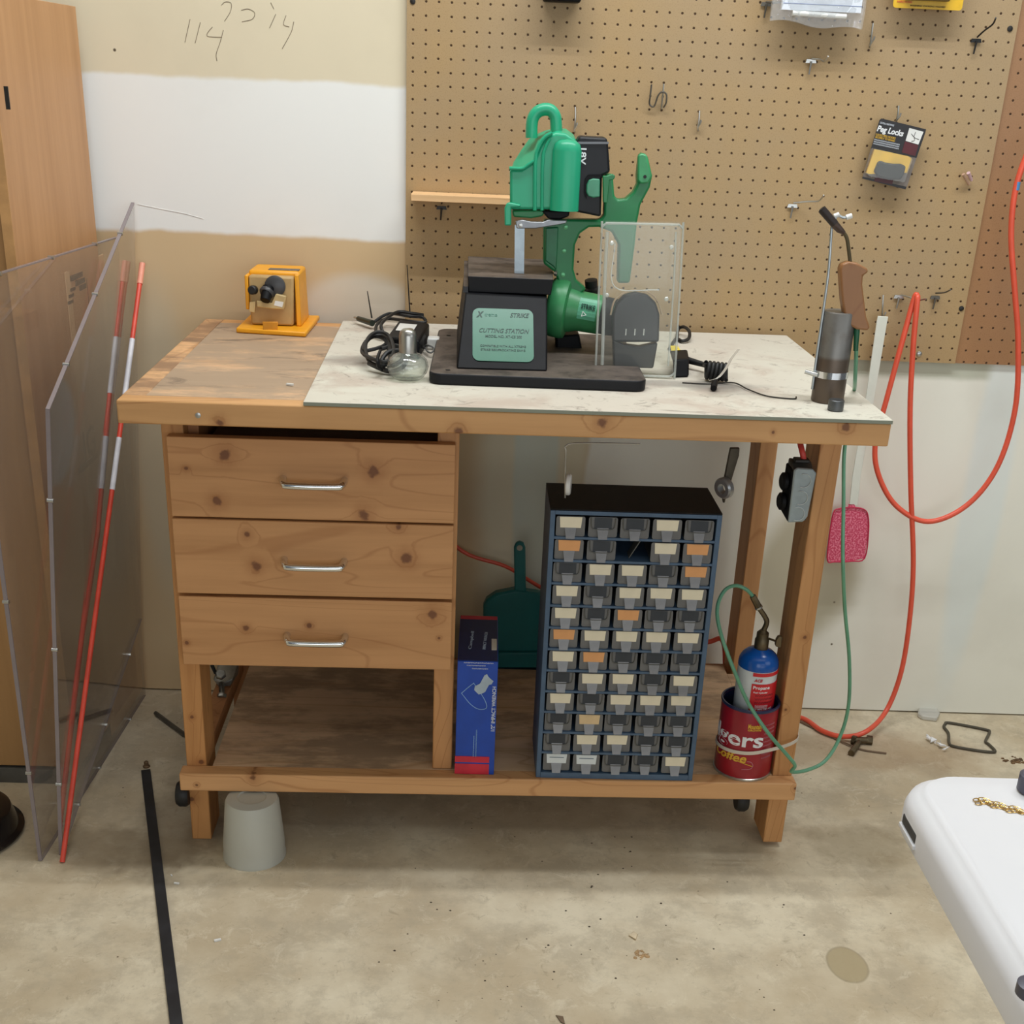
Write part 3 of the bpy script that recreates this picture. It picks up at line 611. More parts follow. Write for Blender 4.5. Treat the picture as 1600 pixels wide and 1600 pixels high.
part('curl_drawing', tube(BM(), spline([V((cc.x+(Rc+.0006)*math.sin(a), cc.y-(Rc+.0006)*math.cos(a), cc.z+z)) for a, z in ((-.1, .045), (.05, .043), (.12, .035), (.02, .028), (-.25, .026))], 6), .0009, 5), pk, can)
# strap round can and leg
lx0, lx1, ly = fb((.745, 0, 0)).x, fb((.798, 0, 0)).x, -.622
bm = BM(); zz = cc.z+.068; path = []
for k in range(0, 15): a = -1.9+k*(2.25/14); path.append(V((cc.x+(Rc+.002)*math.sin(a), cc.y-(Rc+.002)*math.cos(a), zz-.012+.010*k/14)))
path += [V((.775, -.638, zz+.006)), V((.80, -.632, zz+.014)), V((.8135, -.615, zz+.018)), V((.8135, -.57, zz+.018)), V((.80, -.522, zz+.016)), V((.77, -.520, zz+.012)), V((.715, -.528, zz)), path[0]+V((0, .001, 0))]
ribbon(bm, spline(path, 3), .007, .0015, (0, 0, 1))
solo('cable_tie', bm, plain('tie_white', (214, 204, 190), .5, var=.04), 'off-white strap round the coffee can and the bench leg', 'strap')
# propane cylinder
pc = V((.7225, -.586, ZS+.0305)); pc0 = 0; tilt = V((.02, 0, 1)); Rp = .0385
gas = thing('propane_cylinder', 'blue-topped propane cylinder standing in the red coffee can', 'cylinder', pc)
pbl = plain('gas_blue', (14, 84, 168), .22, var=.05); pwh = plain('gas_white', (214, 220, 222), .3, var=.03); prd = plain('gas_red', (208, 34, 44), .35, var=.06)
part('cylinder', lathe(BM(), [(.02, 0), (Rp-.003, .003), (Rp, .01), (Rp, .195)], pc, seg=48), pwh, gas)
part('shoulder', lathe(BM(), [(Rp, .1951), (Rp+.0004, .197), (Rp+.0004, .2), (Rp-.001, .210), (Rp-.006, .219), (Rp-.014, .226), (.014, .23), (.012, .232)], pc, seg=48), pbl, gas, smooth=60)
part('stand_ring', lathe(BM(), [(Rp-.006, -.0225), (Rp-.003, -.0225), (Rp-.003, .005), (Rp-.006, .005)], pc, seg=32, ring=True), pbl, gas)
def gp(n, m, a0, a1, z0, z1, t=.0012): part(n, cyl_patch(BM(), pc, Rp+.0002, a0, a1, pc.z+z0, pc.z+z1, t=t), m, gas)
gp('red_label', prd, -.42, 1.35, .115, .171); gp('red_stripe', prd, -.42, 1.35, .187, .194); gp('blue_band', pbl, -.6, 1.35, .100, .1125)
def gl(s, m, a, z, w, h, n='lettering', **k): return lettering(s, m, gas, (0, 0, 0), (1, 0, 0), (0, 0, 1), w=w, h=h, bend=((pc.x, pc.y, pc.z+z), Rp+.0012, a), depth=.0005, name=n, **k)
gl('ACE', prd, -.12, .179, .016, .006, bold=.02, shear=.2); gl('Propane', wt, .08, .163, .033, .009, bold=.02); gl('Fuel Cylinder', wt, .06, .1535, .028, .004, bold=.02)
drd = plain('print_darkred', (140, 18, 30), .5)
for k in range(3): gl('WVWVWVWV', drd, .3, .147-.0075*k, .04, .005, 'print_pattern', bold=.02)
for k in range(3): gl('nunonnunon', wt, .18, .1255-.003*k, .026, .0018, 'small_print')
gl('NET WT. 14.1 OZ', wt, .25, .1175, .045, .0034, bold=.02)
def gz(px, py): return PY(px, py, pc.y)
tch = thing('torch_valve', 'aged brass torch valve screwed on the propane cylinder', 'valve', pc+V((0, 0, .232)))
b0 = pc+V((.001, 0, .229)); part('valve_body', lathe(BM(), [(.0125, .0), (.0135, .002), (.0135, .02), (.0115, .023), (.0115, .034), (.008, .037), (.006, .04)], b0, seg=24), brass, tch)
n0 = b0+V((0, 0, .036)); n1 = gz(1196, 965); n2 = gz(1186, 950); n3 = gz(1176, 931)
part('bent_neck', tube(BM(), spline([n0, n0.lerp(n1, .6)+V((.004, 0, 0)), n1, n2], 6), [.0052, .0048], 12), brass, tch)
part('hose_nut', cyl(BM(), n2, n3, .0068, .006, 8), brass, tch); part('collar', cyl(BM(), n2, n2.lerp(n3, .12), .0078, seg=16), steel, tch)
kx = b0+V((.0125, 0, .022)); part('knob_stem', cyl(BM(), kx, kx+V((.012, -.012, 0)), .0022, seg=8), brass, tch)
part('knob', prism(BM(), [kx+V((.010+x, -.017, z)) for x, z in ((0, -.004), (.001, -.009), (.009, -.012), (.012, -.010), (.012, .010), (.009, .013), (.004, .011), (.001, .005))], (0, .010, 0)), brass, tch, bevel=.0015)
# green gas hose
gh = plain('green_hose', (100, 158, 126), .35, var=.08)
pts = [n3, gz(1166, 921), gz(1150, 915), PY(1134, 921, -.60), PY(1123, 940, -.61), PY(1121, 965, -.625), PY(1130, 1002, -.65), PY(1150, 1055, -.665), PY(1170, 1100, -.67), PY(1200, 1145, -.69),
       PY(1230, 1180, -.69), PY(1242, 1196, -.685), PY(1237, 1206, -.675), PY(1262, 1203, -.66), PY(1290, 1188, -.64), PY(1313, 1150, -.61), PY(1326, 1100, -.60), PY(1327, 1030, -.60), PY(1320, 950, -.60), PY(1317, 870, -.60),
       PXX(1318, 790, .853), PXX(1319, 710, .8485), PXX(1327, 655, .8475), PXX(1332, 625, .8465), PXX(1335, 608, .836), PY(1336, 592, -.62), PY(1338, 545, -.655), PY(1338, 522, -.66)]
HOSE = stube(BM(), pts, .0036, 8, 10)
# short end: at handle (finished with the torch below)
solo('gas_hose', HOSE, gh, 'thin green hose looping from the propane valve up to the torch handle', 'hose')

# ================================================================== under the bench top
def hang(px, py, y, z=.871): p = PY(px, py, y); return V((p.x, y, z))
bm = BM(); y = -.62
op = thing('hanging_hook_wire', 'thin bent metal rod with white roller hanging under the bench top', 'rod', fb((.33, -.62, .87)))
part('wire', stube(bm, [PY(1000, 697, y)+V((0, 0, .004)), PY(905, 694, y)+V((0, 0, .002)), PY(884, 697, y), PY(884, 706, y), PY(883, 735, y), PY(883, 778, y)], .0014, 6, 8), steel, op)
q = PY(887, 757, y); part('roller', lathe(BM(), [(.003, 0), (.017, 0), (.019, .002), (.019, .007), (.017, .009), (.004, .009)], q-V((.003, 0, 0)), (1, -.15, 0), 28), white, op)
wr = thing('box_wrench', 'dark offset wrench with grey ring end hanging under the bench by the rear leg', 'wrench', fb((.68, -.45, .87)))
dm = plain('dark_steel', (92, 86, 76), .4, .7, var=.2)
y = -.45; part('shank', faceplate(BM(), ((1141, 700), (1156, 700), (1155, 712), (1142, 755), (1131, 750)), y, .008), dm, wr, bevel=.002)
part('ring', lathe(BM(), [(.010, 0), (.018, 0), (.021, .004), (.021, .013), (.018, .016), (.010, .016)], PY(1127, 764, y-.01), (.75, .6, .1), 28, ring=True), plain('ring_grey', (168, 170, 172), .3, .5), wr)
part('tip', cyl(BM(), PY(1131, 770, y), PY(1131, 785, y), .006, .002, 10), dm, wr)
# electrical box on the right leg
eb = thing('outlet_box', 'grey metal outlet box hanging by its red cable beside the right front leg', 'electrical box', PY(1248, 815, -.62))
y = -.655; galv = plain('box_galvanised', (158, 170, 174), .35, .35, var=.08, scale=60)
sf = [(1241, 735), (1246, 731), (1270, 733), (1276, 740), (1272, 760), (1262, 808), (1255, 816), (1231, 817)]
part('box_side', faceplate(BM(), sf, y, .005), galv, eb, bevel=.003)
part('box_body', hexa(BM(), [PY(a, b, y+.0045) for a, b in ((1240, 735), (1273, 738), (1260, 814), (1231, 817))], [PY(a, b, y+.05) for a, b in ((1232, 714), (1268, 720), (1252, 800), (1222, 800))]), plain('box_shade_grey', (84, 84, 80), .5, .3), eb, bevel=.003)
part('box_face', hexa(BM(), [PY(a, b, y+.006) for a, b in ((1238, 737), (1241, 736), (1231, 816), (1229, 812))], [PY(a, b, y+.04) for a, b in ((1228, 724), (1231, 722), (1221, 798), (1218, 793))]), black, eb, bevel=.002)
for a, b in ((1224, 752), (1220, 783)): part('socket', lathe(BM(), [(.016, 0), (.016, .006), (.012, .009)], PY(a+4, b, y+.025), (-1, -.1, 0), 20), black, eb)
for a, b in ((1256, 751), (1251, 778), (1246, 803)):
    bm = BM(); c = PY(a, b, y-.0005); ring = [c+V((math.cos(k*PI/8)*.0125, -.0003, math.sin(k*PI/8)*.0125)) for k in range(-5, 6)]; tube(bm, ring, .0008, 5)
    part('knockout', bm, plain('knockout_edge', (206, 216, 220), .3, .5), eb)
part('cable_clamp', box(BM(), PY(1242, 724, y+.02), PY(1262, 714, y+.04)), darkmetal, eb, bevel=.002)
rc = plain('red_cable', (206, 70, 62), .45)
part('cable', stube(BM(), [PY(1256, 720, y+.03), PY(1254, 708, y+.03), PY(1251, 696, y+.04), PY(1249, 684, y+.06)], .0052, 5, 12), rc, eb)
# ================================================================== on the bench top
def P(a, b, y): return PY(a, b, y)
# yellow drill sharpener
yl = plain('sharpener_yellow', (238, 164, 28), .42, var=.06); tan = plain('sharpener_tan', (186, 154, 102), .5, var=.08); dk = plain('sharpener_grey', (64, 64, 66), .4)
z0 = ZT; sh = thing('drill_sharpener', 'yellow and tan drill bit sharpener on the bare left end of the bench', 'sharpener', (-.26, -.11, z0))
fl, fr = PZ(369, 520, z0), PZ(478, 527, z0); bl, br = V((-.330, -.015, z0)), V((-.184, -.010, z0))
def up(L, h): return [V(p)+V((0, 0, h)) for p in L]
base = [fl, fr, br, bl]; part('base_plate', hexa(BM(), base, up(base, .010)), yl, sh, bevel=.003)
def hx(n, lo, hi, m, parent=sh, bv=.002): return part(n, hexa(BM(), lo, hi), m, parent, bevel=bv)
zb = z0+.0102
def sq(x0, x1, y0, y1, z): return [V((x0, y0, z)), V((x1, y0, z)), V((x1, y1, z)), V((x0, y1, z))]
yf = -.155; xl = P(392, 500, yf).x; xr = P(458, 500, yf).x; ztop = P(420, 432, yf).z
hx('motor_housing', sq(xl-.004, xr+.014, -.128, -.03, zb), sq(xl-.006, xr+.012, -.128, -.035, ztop+.008), yl, bv=.006)
hx('side_wing', sq(xr+.006, xr+.016, yf+.004, -.035, zb), sq(xr+.004, xr+.012, yf+.008, -.045, ztop+.004), yl)
hx('side_wing', sq(xl-.010, xl-.002, yf+.004, -.06, zb+.03), sq(xl-.010, xl-.003, yf+.004, -.07, ztop), yl)
hx('body', sq(xl, xr, yf, -.127, zb+.001), sq(xl-.002, xr+.003, yf+.003, -.127, ztop), tan, bv=.004)
q = PZ(437, 428, ztop+.0085); hx('top_label', sq(q.x-.032, q.x+.03, -.12, -.095, ztop+.0082), sq(q.x-.032, q.x+.03, -.12, -.095, ztop+.0090), plain('sharpener_label', (120, 110, 104), .5, var=.3, scale=90), bv=0)
part('face_dial', lathe(BM(), [(.021, 0), (.021, .004), (.016, .007)], P(430, 447, yf), (0, -1, .05), 28), dk, sh)
part('chuck', cyl(BM(), P(420, 449, yf)+V((0, -.003, 0)), P(414, 470, yf-.022), .0125, .0100, 14), black, sh, bevel=.001)
part('chuck_ring', lathe(BM(), [(.015, 0), (.0155, .004), (.014, .008)], P(418, 455, yf-.006), (-.3, -.7, -.6), 10), dk, sh)
part('guard', prism(BM(), [P(a, b, yf-.012) for a, b in ((431, 459), (447, 463), (444, 484), (425, 483), (401, 480), (401, 470), (424, 474))], (0, .010, 0)), plain('sharpener_cream', (202, 176, 124), .5), sh, bevel=.002)
part('guard_label', prism(BM(), [P(a, b, yf-.0125) for a, b in ((430, 470), (443, 472), (441, 480), (428, 477))], (0, .0004, 0)), white, sh)
part('side_knob', lathe(BM(), [(.009, 0), (.009, .012), (.007, .014)], P(397, 453, yf), (-.2, -1, .1), 14), blackrub, sh)
part('side_tab', prism(BM(), [P(a, b, yf-.008) for a, b in ((390, 472), (399, 471), (398, 489), (389, 487))], (0, .008, 0)), plain('sharpener_cream', (202, 176, 124), .5), sh, bevel=.001)
part('front_tab', prism(BM(), [P(a, b, -.199) for a, b in ((410, 503), (434, 503), (433, 525), (412, 525))], (0, .004, 0)), plain('sharpener_amber', (214, 142, 30), .45), sh, bevel=.001)
# power adapter with label, and its cable
zc_ = ZB
ad = thing('power_adapter', 'black power adapter brick with a white label behind the glass bottle', 'adapter', PZ(637, 530, zc_))
TB = [PZ(604, 526, zc_+.036), PZ(655, 532, zc_+.036), PZ(671, 505, zc_+.036), PZ(624, 499, zc_+.036)]
part('brick', hexa(BM(), [V((p.x, p.y, zc_+.001)) for p in TB], TB), black, ad, bevel=.004)
part('white_label', hexa(BM(), [PZ(a, b, zc_+.0362) for a, b in ((618, 516), (645, 518), (652, 507), (625, 505))], [PZ(a, b, zc_+.0368) for a, b in ((618, 516), (645, 518), (652, 507), (625, 505))]), white, ad)
bm = BM()
loop = [PZ(568, 552, zc_+.02), PZ(575, 535, zc_+.03), PZ(590, 528, zc_+.035), PZ(606, 536, zc_+.03), PZ(612, 560, zc_+.02), PZ(600, 575, zc_+.012), PZ(578, 570, zc_+.012)]
part('cable', stube(BM(), [PZ(604, 528, zc_+.02), PZ(600, 540, zc_+.028)]+[p+V((.004*math.sin(k*2), .004*math.cos(k*3), .008*math.sin(k*1.7)+.004)) for k in range(3) for p in (loop if k % 2 == 0 else loop[:])]+[PZ(604, 580, zc_+.006), PZ(622, 579, zc_+.005)], .0036, 7, 8), blackrub, ad)
part('cable_bundle', stube(BM(), [PZ(596, 545, zc_+.026), PZ(618, 540, zc_+.03), PZ(634, 550, zc_+.024), PZ(632, 570, zc_+.012), PZ(612, 580, zc_+.008), PZ(594, 572, zc_+.012), PZ(604, 552, zc_+.03), PZ(624, 548, zc_+.032), PZ(628, 562, zc_+.02), PZ(610, 572, zc_+.01), PZ(596, 560, zc_+.02)], .0040, 7, 8), blackrub, ad)
part('bundle_tie', stube(BM(), [PZ(594, 548, zc_+.035), PZ(590, 560, zc_+.034), PZ(591, 572, zc_+.022), PZ(596, 578, zc_+.01)], .003, 5, 6), black, ad)
bm = BM()
cb = thing('cable_coil', 'black coiled lead with a barrel plug lying behind the power adapter', 'cable', PZ(620, 505, zc_))
part('lead', stube(BM(), [PZ(585, 503, zc_+.015), PZ(598, 494, zc_+.025), PZ(612, 490, zc_+.03), PZ(640, 494, zc_+.03), PZ(660, 496, zc_+.026), PZ(664, 504, zc_+.02), PZ(640, 502, zc_+.02), PZ(606, 498, zc_+.015), PZ(590, 506, zc_+.02), PZ(588, 518, zc_+.015), PZ(600, 524, zc_+.012), PZ(596, 506, zc_+.03), PZ(620, 488, zc_+.036), PZ(646, 490, zc_+.034), PZ(661, 492, zc_+.03)], .0034, 7, 8), blackrub, cb)
part('barrel_plug', cyl(BM(), PZ(560, 498, zc_+.012), PZ(582, 505, zc_+.013), .0055, .0065, 12), plain('plug_green_black', (34, 44, 36), .4), cb)
part('plug_tip', cyl(BM(), PZ(554, 496, zc_+.012), PZ(560, 498, zc_+.012), .0028, seg=10), steel, cb)
for a, b, c, d, yy, nm in ((574, 455, 581, 497, -.14, 'shorter thin black antenna wire leaning on the wall left of the pegboard'), (636, 414, 641, 497, -.06, 'taller thin black antenna wire standing at the left edge of the pegboard')):
    p1 = P(c, d, yy); p1.z = max(p1.z, ZB+.0012); solo('antenna_wire', tube(BM(), [P(a, b, yy), p1], [.0009, .0017], 8), blackrub, nm, 'antenna', loc=p1, group='antenna wires behind the adapters')
# glass bottle
gc = V((.043, -.597, ZB+.0003)); bt = thing('glass_bottle', 'small round clear glass bottle with a metal cap on the cement board', 'bottle', gc)
glass = clear('clear_glass', (.93, .95, .93, 1), (.8, .82, .8, 1), .05, .02, 1.6)
part('glass_body', lathe(BM(), [(.003, 0), (.022, 0), (.026, .003), (.033, .012), (.0362, .023), (.033, .034), (.024, .042), (.014, .046), (.0125, .050), (.0105, .050), (.012, .0455), (.022, .040), (.031, .033), (.0338, .023), (.031, .013), (.024, .005), (.003, .004)], gc, seg=40), glass, bt, smooth=60)
part('metal_cap', lathe(BM(), [(.0135, .046), (.0152, .046), (.0152, .074), (.0135, .082), (.008, .086), (.002, .087)], gc, seg=32), plain('brushed_metal', (176, 174, 168), .28, .9), bt, smooth=60)
wp = thing('white_plug', 'small white plug with a loop between the bottle and the cutting station', 'plug', PZ(672, 545, ZB))
part('plug_body', hexa(BM(), sq(PZ(666, 548, ZB).x, PZ(686, 548, ZB).x, -.33, -.30, ZB+.001), sq(PZ(667, 548, ZB).x, PZ(686, 548, ZB).x, -.33, -.30, ZB+.022)), white, wp, bevel=.003)
part('plug_loop', stube(BM(), [PZ(664, 541, ZB+.012), PZ(668, 549, ZB+.01), PZ(674, 551, ZB+.01), PZ(678, 545, ZB+.015), PZ(671, 540, ZB+.02)], .0018, 5, 8, True), plain('loop_grey', (110, 110, 108), .4), wp)
q = PZ(453, 602, ZT+.0005); bm = box(BM(), (-.006, -.0022, 0), (.006, .0022, .003)); bm.transform(Matrix.Translation(q) @ Matrix.Rotation(-.25, 4, 'Z')); solo('plastic_chip', bm, white, 'small white chip on the stained bench top beside the cement board', 'chip', loc=q)

# cutting station
cs = thing('cutting_station', 'black cutting station stand with a green label plate and a dusty top table', 'tool stand', (.27, -.42, ZB))
dst = NT('dusty_black'); nz = dst.xyz(dst.n('ShaderNodeNewGeometry').outputs['Normal'])[2]
f1 = dst.math('MULTIPLY', dst.ramp(nz, .6, .95), dst.ramp(dst.noise(20, 7, .7), .3, .62, .25, .9)); dst.col(dst.mix(f1, C(18, 19, 23), C(104, 94, 86))); dst.set(.5, spec=.25)
dsm = dst.m
x0, x1 = .081, .455; y0, y1 = -.634, -.205
bm = BM(); prism(bm, [(x, y, ZB+.0005) for x, y in rrect(x0, x1, y0, y1, .022, 6)], (0, 0, .0195)); part('base', bm, dsm, cs, bevel=.003)
zt = ZB+.0205
part('base_hole', cyl(BM(), PZ(700, 578, zt), PZ(700, 578, zt)+V((0, 0, .0006)), .004, seg=14), blackrub, cs); part('base_hole', cyl(BM(), PZ(701, 524, zt), PZ(701, 524, zt)+V((0, 0, .0006)), .004, seg=14), blackrub, cs)
bl_, br_ = PZ(713, 576, zt), PZ(855, 580, zt); YT = -.492
tl_, tr_ = P(727, 456, YT), P(855, 465, YT); tl_.z = tr_.z = (tl_.z+tr_.z)/2
_n = (br_-bl_).cross(tl_-bl_); _d = ray(855, 465); tr_ = CAM+_d*((bl_-CAM).dot(_n)/_d.dot(_n))
part('tower', hexa(BM(), [bl_, br_, V((.300, -.22, zt)), V((.118, -.22, zt))], [tl_, tr_, V((.289, -.225, tr_.z)), V((.130, -.225, tl_.z))]), black, cs, bevel=.003)
zz = tl_.z+.0003; zt2 = P(800, 434, YT+.012).z
part('work_table', hexa(BM(), [V((.143, YT+.012, zz)), V((.290, YT+.014, zz)), V((.298, -.205, zz)), V((.141, -.20, zz))], [V((.141, YT+.010, zt2)), V((.293, YT+.012, zt2)), V((.303, -.203, zt2)), V((.136, -.198, zt2))]), dsm, cs, bevel=.0015)
part('tower_lip', hexa(BM(), [V((.1335, YT+.004, zz)), V((.1425, YT+.004, zz)), V((.1405, -.21, zz)), V((.130, -.21, zz))], [V((.134, YT+.01, zz+.010)), V((.1420, YT+.01, zz+.010)), V((.1395, -.21, zz+.02)), V((.129, -.21, zz+.02))]), dsm, cs)
part('side_screw', lathe(BM(), [(.004, 0), (.005, .002), (.005, .006)], P(866, 427, -.40), (1, -.3, 0), 10), steel, cs)
# label plate on the sloped front
nrm = (br_-bl_).cross(tl_-bl_).normalized(); nrm = nrm if nrm.y < 0 else -nrm; ur = (br_-bl_).normalized(); uu = nrm.cross(ur); uu = uu if uu.z > 0 else -uu
def onfront(px, py, off=0.0):
    d = ray(px, py); t = ((bl_-CAM).dot(nrm)+off)/d.dot(nrm); return CAM+d*t
cen = onfront(786, 524); w2 = (onfront(833, 524)-onfront(738, 524)).length/2; h2 = (onfront(786, 483)-onfront(786, 565)).length/2
lg = plain('label_green', (32, 106, 80), .3, var=.05)
part('label_plate', prism(BM(), [cen+ur*a+uu*b+nrm*.0003 for a, b in rrect(-w2, w2, -h2, h2, .012)], nrm*.0012), lg, cs)
ikd = plain('label_ink', (22, 62, 52), .5)
def fl_(s, px, py, w, h, m=ikd, **k): return lettering(s, m, cs, onfront(px, py, .0017), ur, uu, w=w, h=h, **k)
fl_('X', 750, 491, .013, .012, bold=.04, shear=.3); fl_('treme', 767, 492, .022, .006, plain('label_soft', (52, 118, 98), .5)); fl_('STRIKE', 812, 493, .034, .009, shear=.3, bold=.015)
fl_('CUTTING STATION', 788, 517, .088, .0085, shear=.35, bold=.01); fl_('MODEL NO. XT-CS 200', 787, 526, .064, .005, bold=.005)
fl_('COMPATIBLE WITH ALL XTREME', 786, 541, .080, .0042); fl_('STRIKE RECIPROCATING SAWS', 786, 547, .078, .0042)

# green cordless saw standing on the station
sw = thing('cordless_saw', 'green cordless reciprocating saw clamped upright on the cutting station', 'saw', (.36, -.38, zt))
def c7(L, dy=0): return [(740+a/4.4444, 140+b/4.4444) for a, b in L]
YS = -.435
def pr(L, y, t): return prism(BM(), [PY(a, b, y) for a, b in c7(L)], (0, t, 0))
part('upright_frame', pr([(485, 905), (600, 900), (880, 905), (905, 870), (912, 592), (968, 585), (978, 740), (1005, 765), (1060, 758), (1110, 712), (1138, 655), (1135, 600), (1150, 455), (1170, 442), (1195, 445), (1212, 470), (1242, 600), (1225, 680), (1160, 800), (1135, 930), (1120, 1080), (1085, 1345), (1000, 1345), (1008, 1080), (960, 990), (870, 955), (800, 958), (740, 1000), (705, 1080), (695, 1250), (715, 1325), (785, 1385), (720, 1440), (600, 1380), (565, 1270), (485, 1210)], -.40, .032), dgreen, sw, bevel=.004)
part('frame_rib', pr([(500, 960), (590, 955), (575, 1260), (555, 1230), (498, 1190)], -.405, .005), plain('rib_green', (28, 112, 70), .4), sw, bevel=.002)
for a, b in ((640, 955), (628, 1120), (620, 1285)): part('frame_screw', lathe(BM(), [(.0042, 0), (.0042, .001), (.0025, .0015)], PY(740+a/4.4444, 140+b/4.4444, -.4), (0, -1, 0), 12), plain('screw_green', (96, 170, 120), .3, .4), sw)
part('horn_boss', pr([(1138, 630), (1142, 455), (1172, 442), (1205, 455), (1240, 600), (1215, 650), (1160, 655)], -.408, .008), plain('horn_green', (62, 158, 100), .4), sw, bevel=.003)
part('horn_hole', lathe(BM(), [(.003, 0), (.003, .0006)], PY(740+1190/4.4444, 140+605/4.4444, -.4085), (0, -1, 0), 12), blackrub, sw)
hd = part('gear_cover', hexa(BM(), [PY(a, b, YS) for a, b in c7([(250, 835), (250, 552), (330, 553), (418, 498), (458, 395), (500, 330), (570, 298), (640, 305), (700, 345), (728, 400), (712, 835)])],
                       [PY(a, b, YS)+V((.004, .085, .006)) for a, b in c7([(260, 835), (258, 560), (330, 440), (370, 380), (420, 345), (500, 315), (580, 300), (640, 305), (695, 345), (722, 400), (710, 835)])]), green, sw, bevel=.005, seg=3)
part('barrel_bulge', lathe(BM(), [(.003, .115), (.014, .113), (.021, .107), (.024, .096), (.0242, -.002), (.003, -.002)], PY(740+628/4.4444, 140+832/4.4444, YS-.004), (0, 0, 1), 32, sx=1.05, sy=.8), green, sw, smooth=60)
bm = BM(); stp = [(425, 838), (428, 500), (448, 405), (490, 335), (545, 300)]
part('cover_seam', stube(bm, [PY(a, b, YS-.002) for a, b in c7(stp)], .0034, 6, 8), green, sw)
part('cover_seam', stube(BM(), [PY(a, b, YS-.001) for a, b in c7([(475, 838), (480, 500), (500, 400), (530, 340)])], .003, 6, 8), green, sw)
part('cover_lip', stube(BM(), [PY(a, b, YS-.002) for a, b in c7([(248, 545), (335, 548), (380, 520), (420, 492)])], .003, 5, 8), green, sw)
part('carry_handle', stube(BM(), [PY(a, b, YS+.04) for a, b in c7([(402, 335), (404, 250), (415, 195), (445, 155), (490, 138), (535, 145), (565, 185), (573, 240), (575, 310)])], .0105, 7, 14), green, sw)
part('lower_guard', pr([(265, 838), (500, 838), (480, 880), (400, 895), (275, 885)], YS+.004, .05), dgreen, sw, bevel=.003)
part('guard_tab', pr([(228, 795), (245, 783), (330, 800), (322, 818), (262, 820), (262, 945), (215, 945), (215, 825)], YS-.008, .012), green, sw, bevel=.003)
part('mechanism', pr([(470, 842), (665, 842), (665, 880), (600, 905), (520, 900)], YS+.002, .05), black, sw, bevel=.003)
al = plain('cast_metal', (150, 152, 156), .35, .7, var=.2)
part('shoe_bar', pr([(290, 915), (340, 905), (400, 918), (480, 920), (520, 905), (650, 908), (640, 930), (560, 945), (430, 965), (300, 965)], YS-.004, .010), al, sw, bevel=.0015)
part('shoe_screw', lathe(BM(), [(.004, 0), (.004, .0015), (.002, .002)], PY(740+325/4.4444, 140+942/4.4444, YS-.004), (0, -1, 0), 12), steel, sw)
a_ = PY(740+320/4.4444, 140+940/4.4444, YS+.006); b_ = PZ(740+308/4.4444, 140+1215/4.4444, zt2+.001); b_.y = YS+.03
part('blade', ribbon(BM(), [a_, a_.lerp(V((b_.x, a_.y, zt2+.001)), .5), V((b_.x, a_.y, zt2+.001))], .0175, .0015, (1, 0, 0)), plain('blade_steel', (150, 160, 166), .3, .8), sw)
bt2 = part('battery', hexa(BM(), [PY(a, b, -.425) for a, b in c7([(690, 845), (885, 885), (893, 600), (948, 575), (935, 380), (925, 335), (735, 325), (716, 360)])], [PY(a, b, -.425)+V((.002, .07, 0)) for a, b in c7([(690, 845), (885, 885), (893, 600), (948, 575), (935, 380), (925, 335), (735, 325), (716, 360)])]), plain('battery_black', (30, 31, 35), .42, spec=.3), sw, bevel=.004)
part('battery_band', pr([(722, 362), (938, 362), (938, 378), (722, 378)], -.4268, .001), plain('battery_sheen', (104, 106, 112), .2), sw)
part('latch', pr([(785, 660), (800, 628), (830, 618), (878, 622), (878, 745), (830, 752), (795, 740), (782, 710)], -.433, .006), plain('latch_green', (70, 150, 116), .35), sw, bevel=.002)
part('latch_frame', pr([(770, 690), (775, 620), (800, 592), (890, 590), (890, 608), (815, 610), (790, 640), (785, 760), (770, 730)], -.430, .004), black, sw)
lettering('18V', wt, sw, PY(740+762/4.4444, 140+465/4.4444, -.4265), (0, 0, -1), (1, 0, 0), w=.027, h=.010, bold=.02)
part('clip_rail', pr([(898, 600), (930, 598), (965, 585), (985, 600), (975, 625), (945, 630), (930, 790), (900, 785)], -.436, .012), dgreen, sw, bevel=.0015)
# motor barrel towards the right
ax = V((1, -.22, -.11)).normalized(); m0 = P(868, 479, -.38)
part('gear_housing', lathe(BM(), [(.030, -.014), (.050, -.010), (.055, -.003), (.056, .016), (.054, .023), (.044, .026)], m0, ax, 40), plain('housing_green', (60, 142, 88), .4, var=.1), sw, smooth=50)
part('motor_barrel', lathe(BM(), [(.042, .0262), (.0405, .034), (.0365, .045), (.0355, .085), (.034, .088)], m0, ax, 40), plain('housing_green', (60, 142, 88), .4), sw, smooth=50)
part('end_cap', lathe(BM(), [(.034, .0885), (.0345, .10), (.031, .135), (.024, .142), (.004, .144)], m0, ax, 32), black, sw, smooth=50)
st = m0+ax*.055; u_ = (V((0, -1, .25))-ax*V((0, -1, .25)).dot(ax)).normalized(); v_ = ax.cross(u_)
bm = BM(); g = []
for k in range(7):
    a = -.62+k*1.1/6; g.append([st+ax*s_+(u_*math.cos(a)+v_*math.sin(a))*.0366 for s_ in (-.008, .026)])
for k in range(6): hexa(bm, [g[k][0], g[k][1], g[k+1][1], g[k+1][0]], [p+u_*.0006 for p in (g[k][0], g[k][1], g[k+1][1], g[k+1][0])])
part('sticker', bm, plain('sticker_green', (96, 178, 140), .4), sw)
upv = -v_ if (-v_).z > v_.z else v_
lettering('STRIKE', ikd, sw, st+ax*.010+u_*.0382+upv*.006, ax, upv, w=.026, h=.009, bold=.02, depth=.0006)
part('recycle_mark', lathe(BM(), [(.004, 0), (.006, 0), (.006, .0006), (.004, .0006)], st+ax*.004+u_*.0378-upv*.008, u_, 3, ring=True), white, sw)
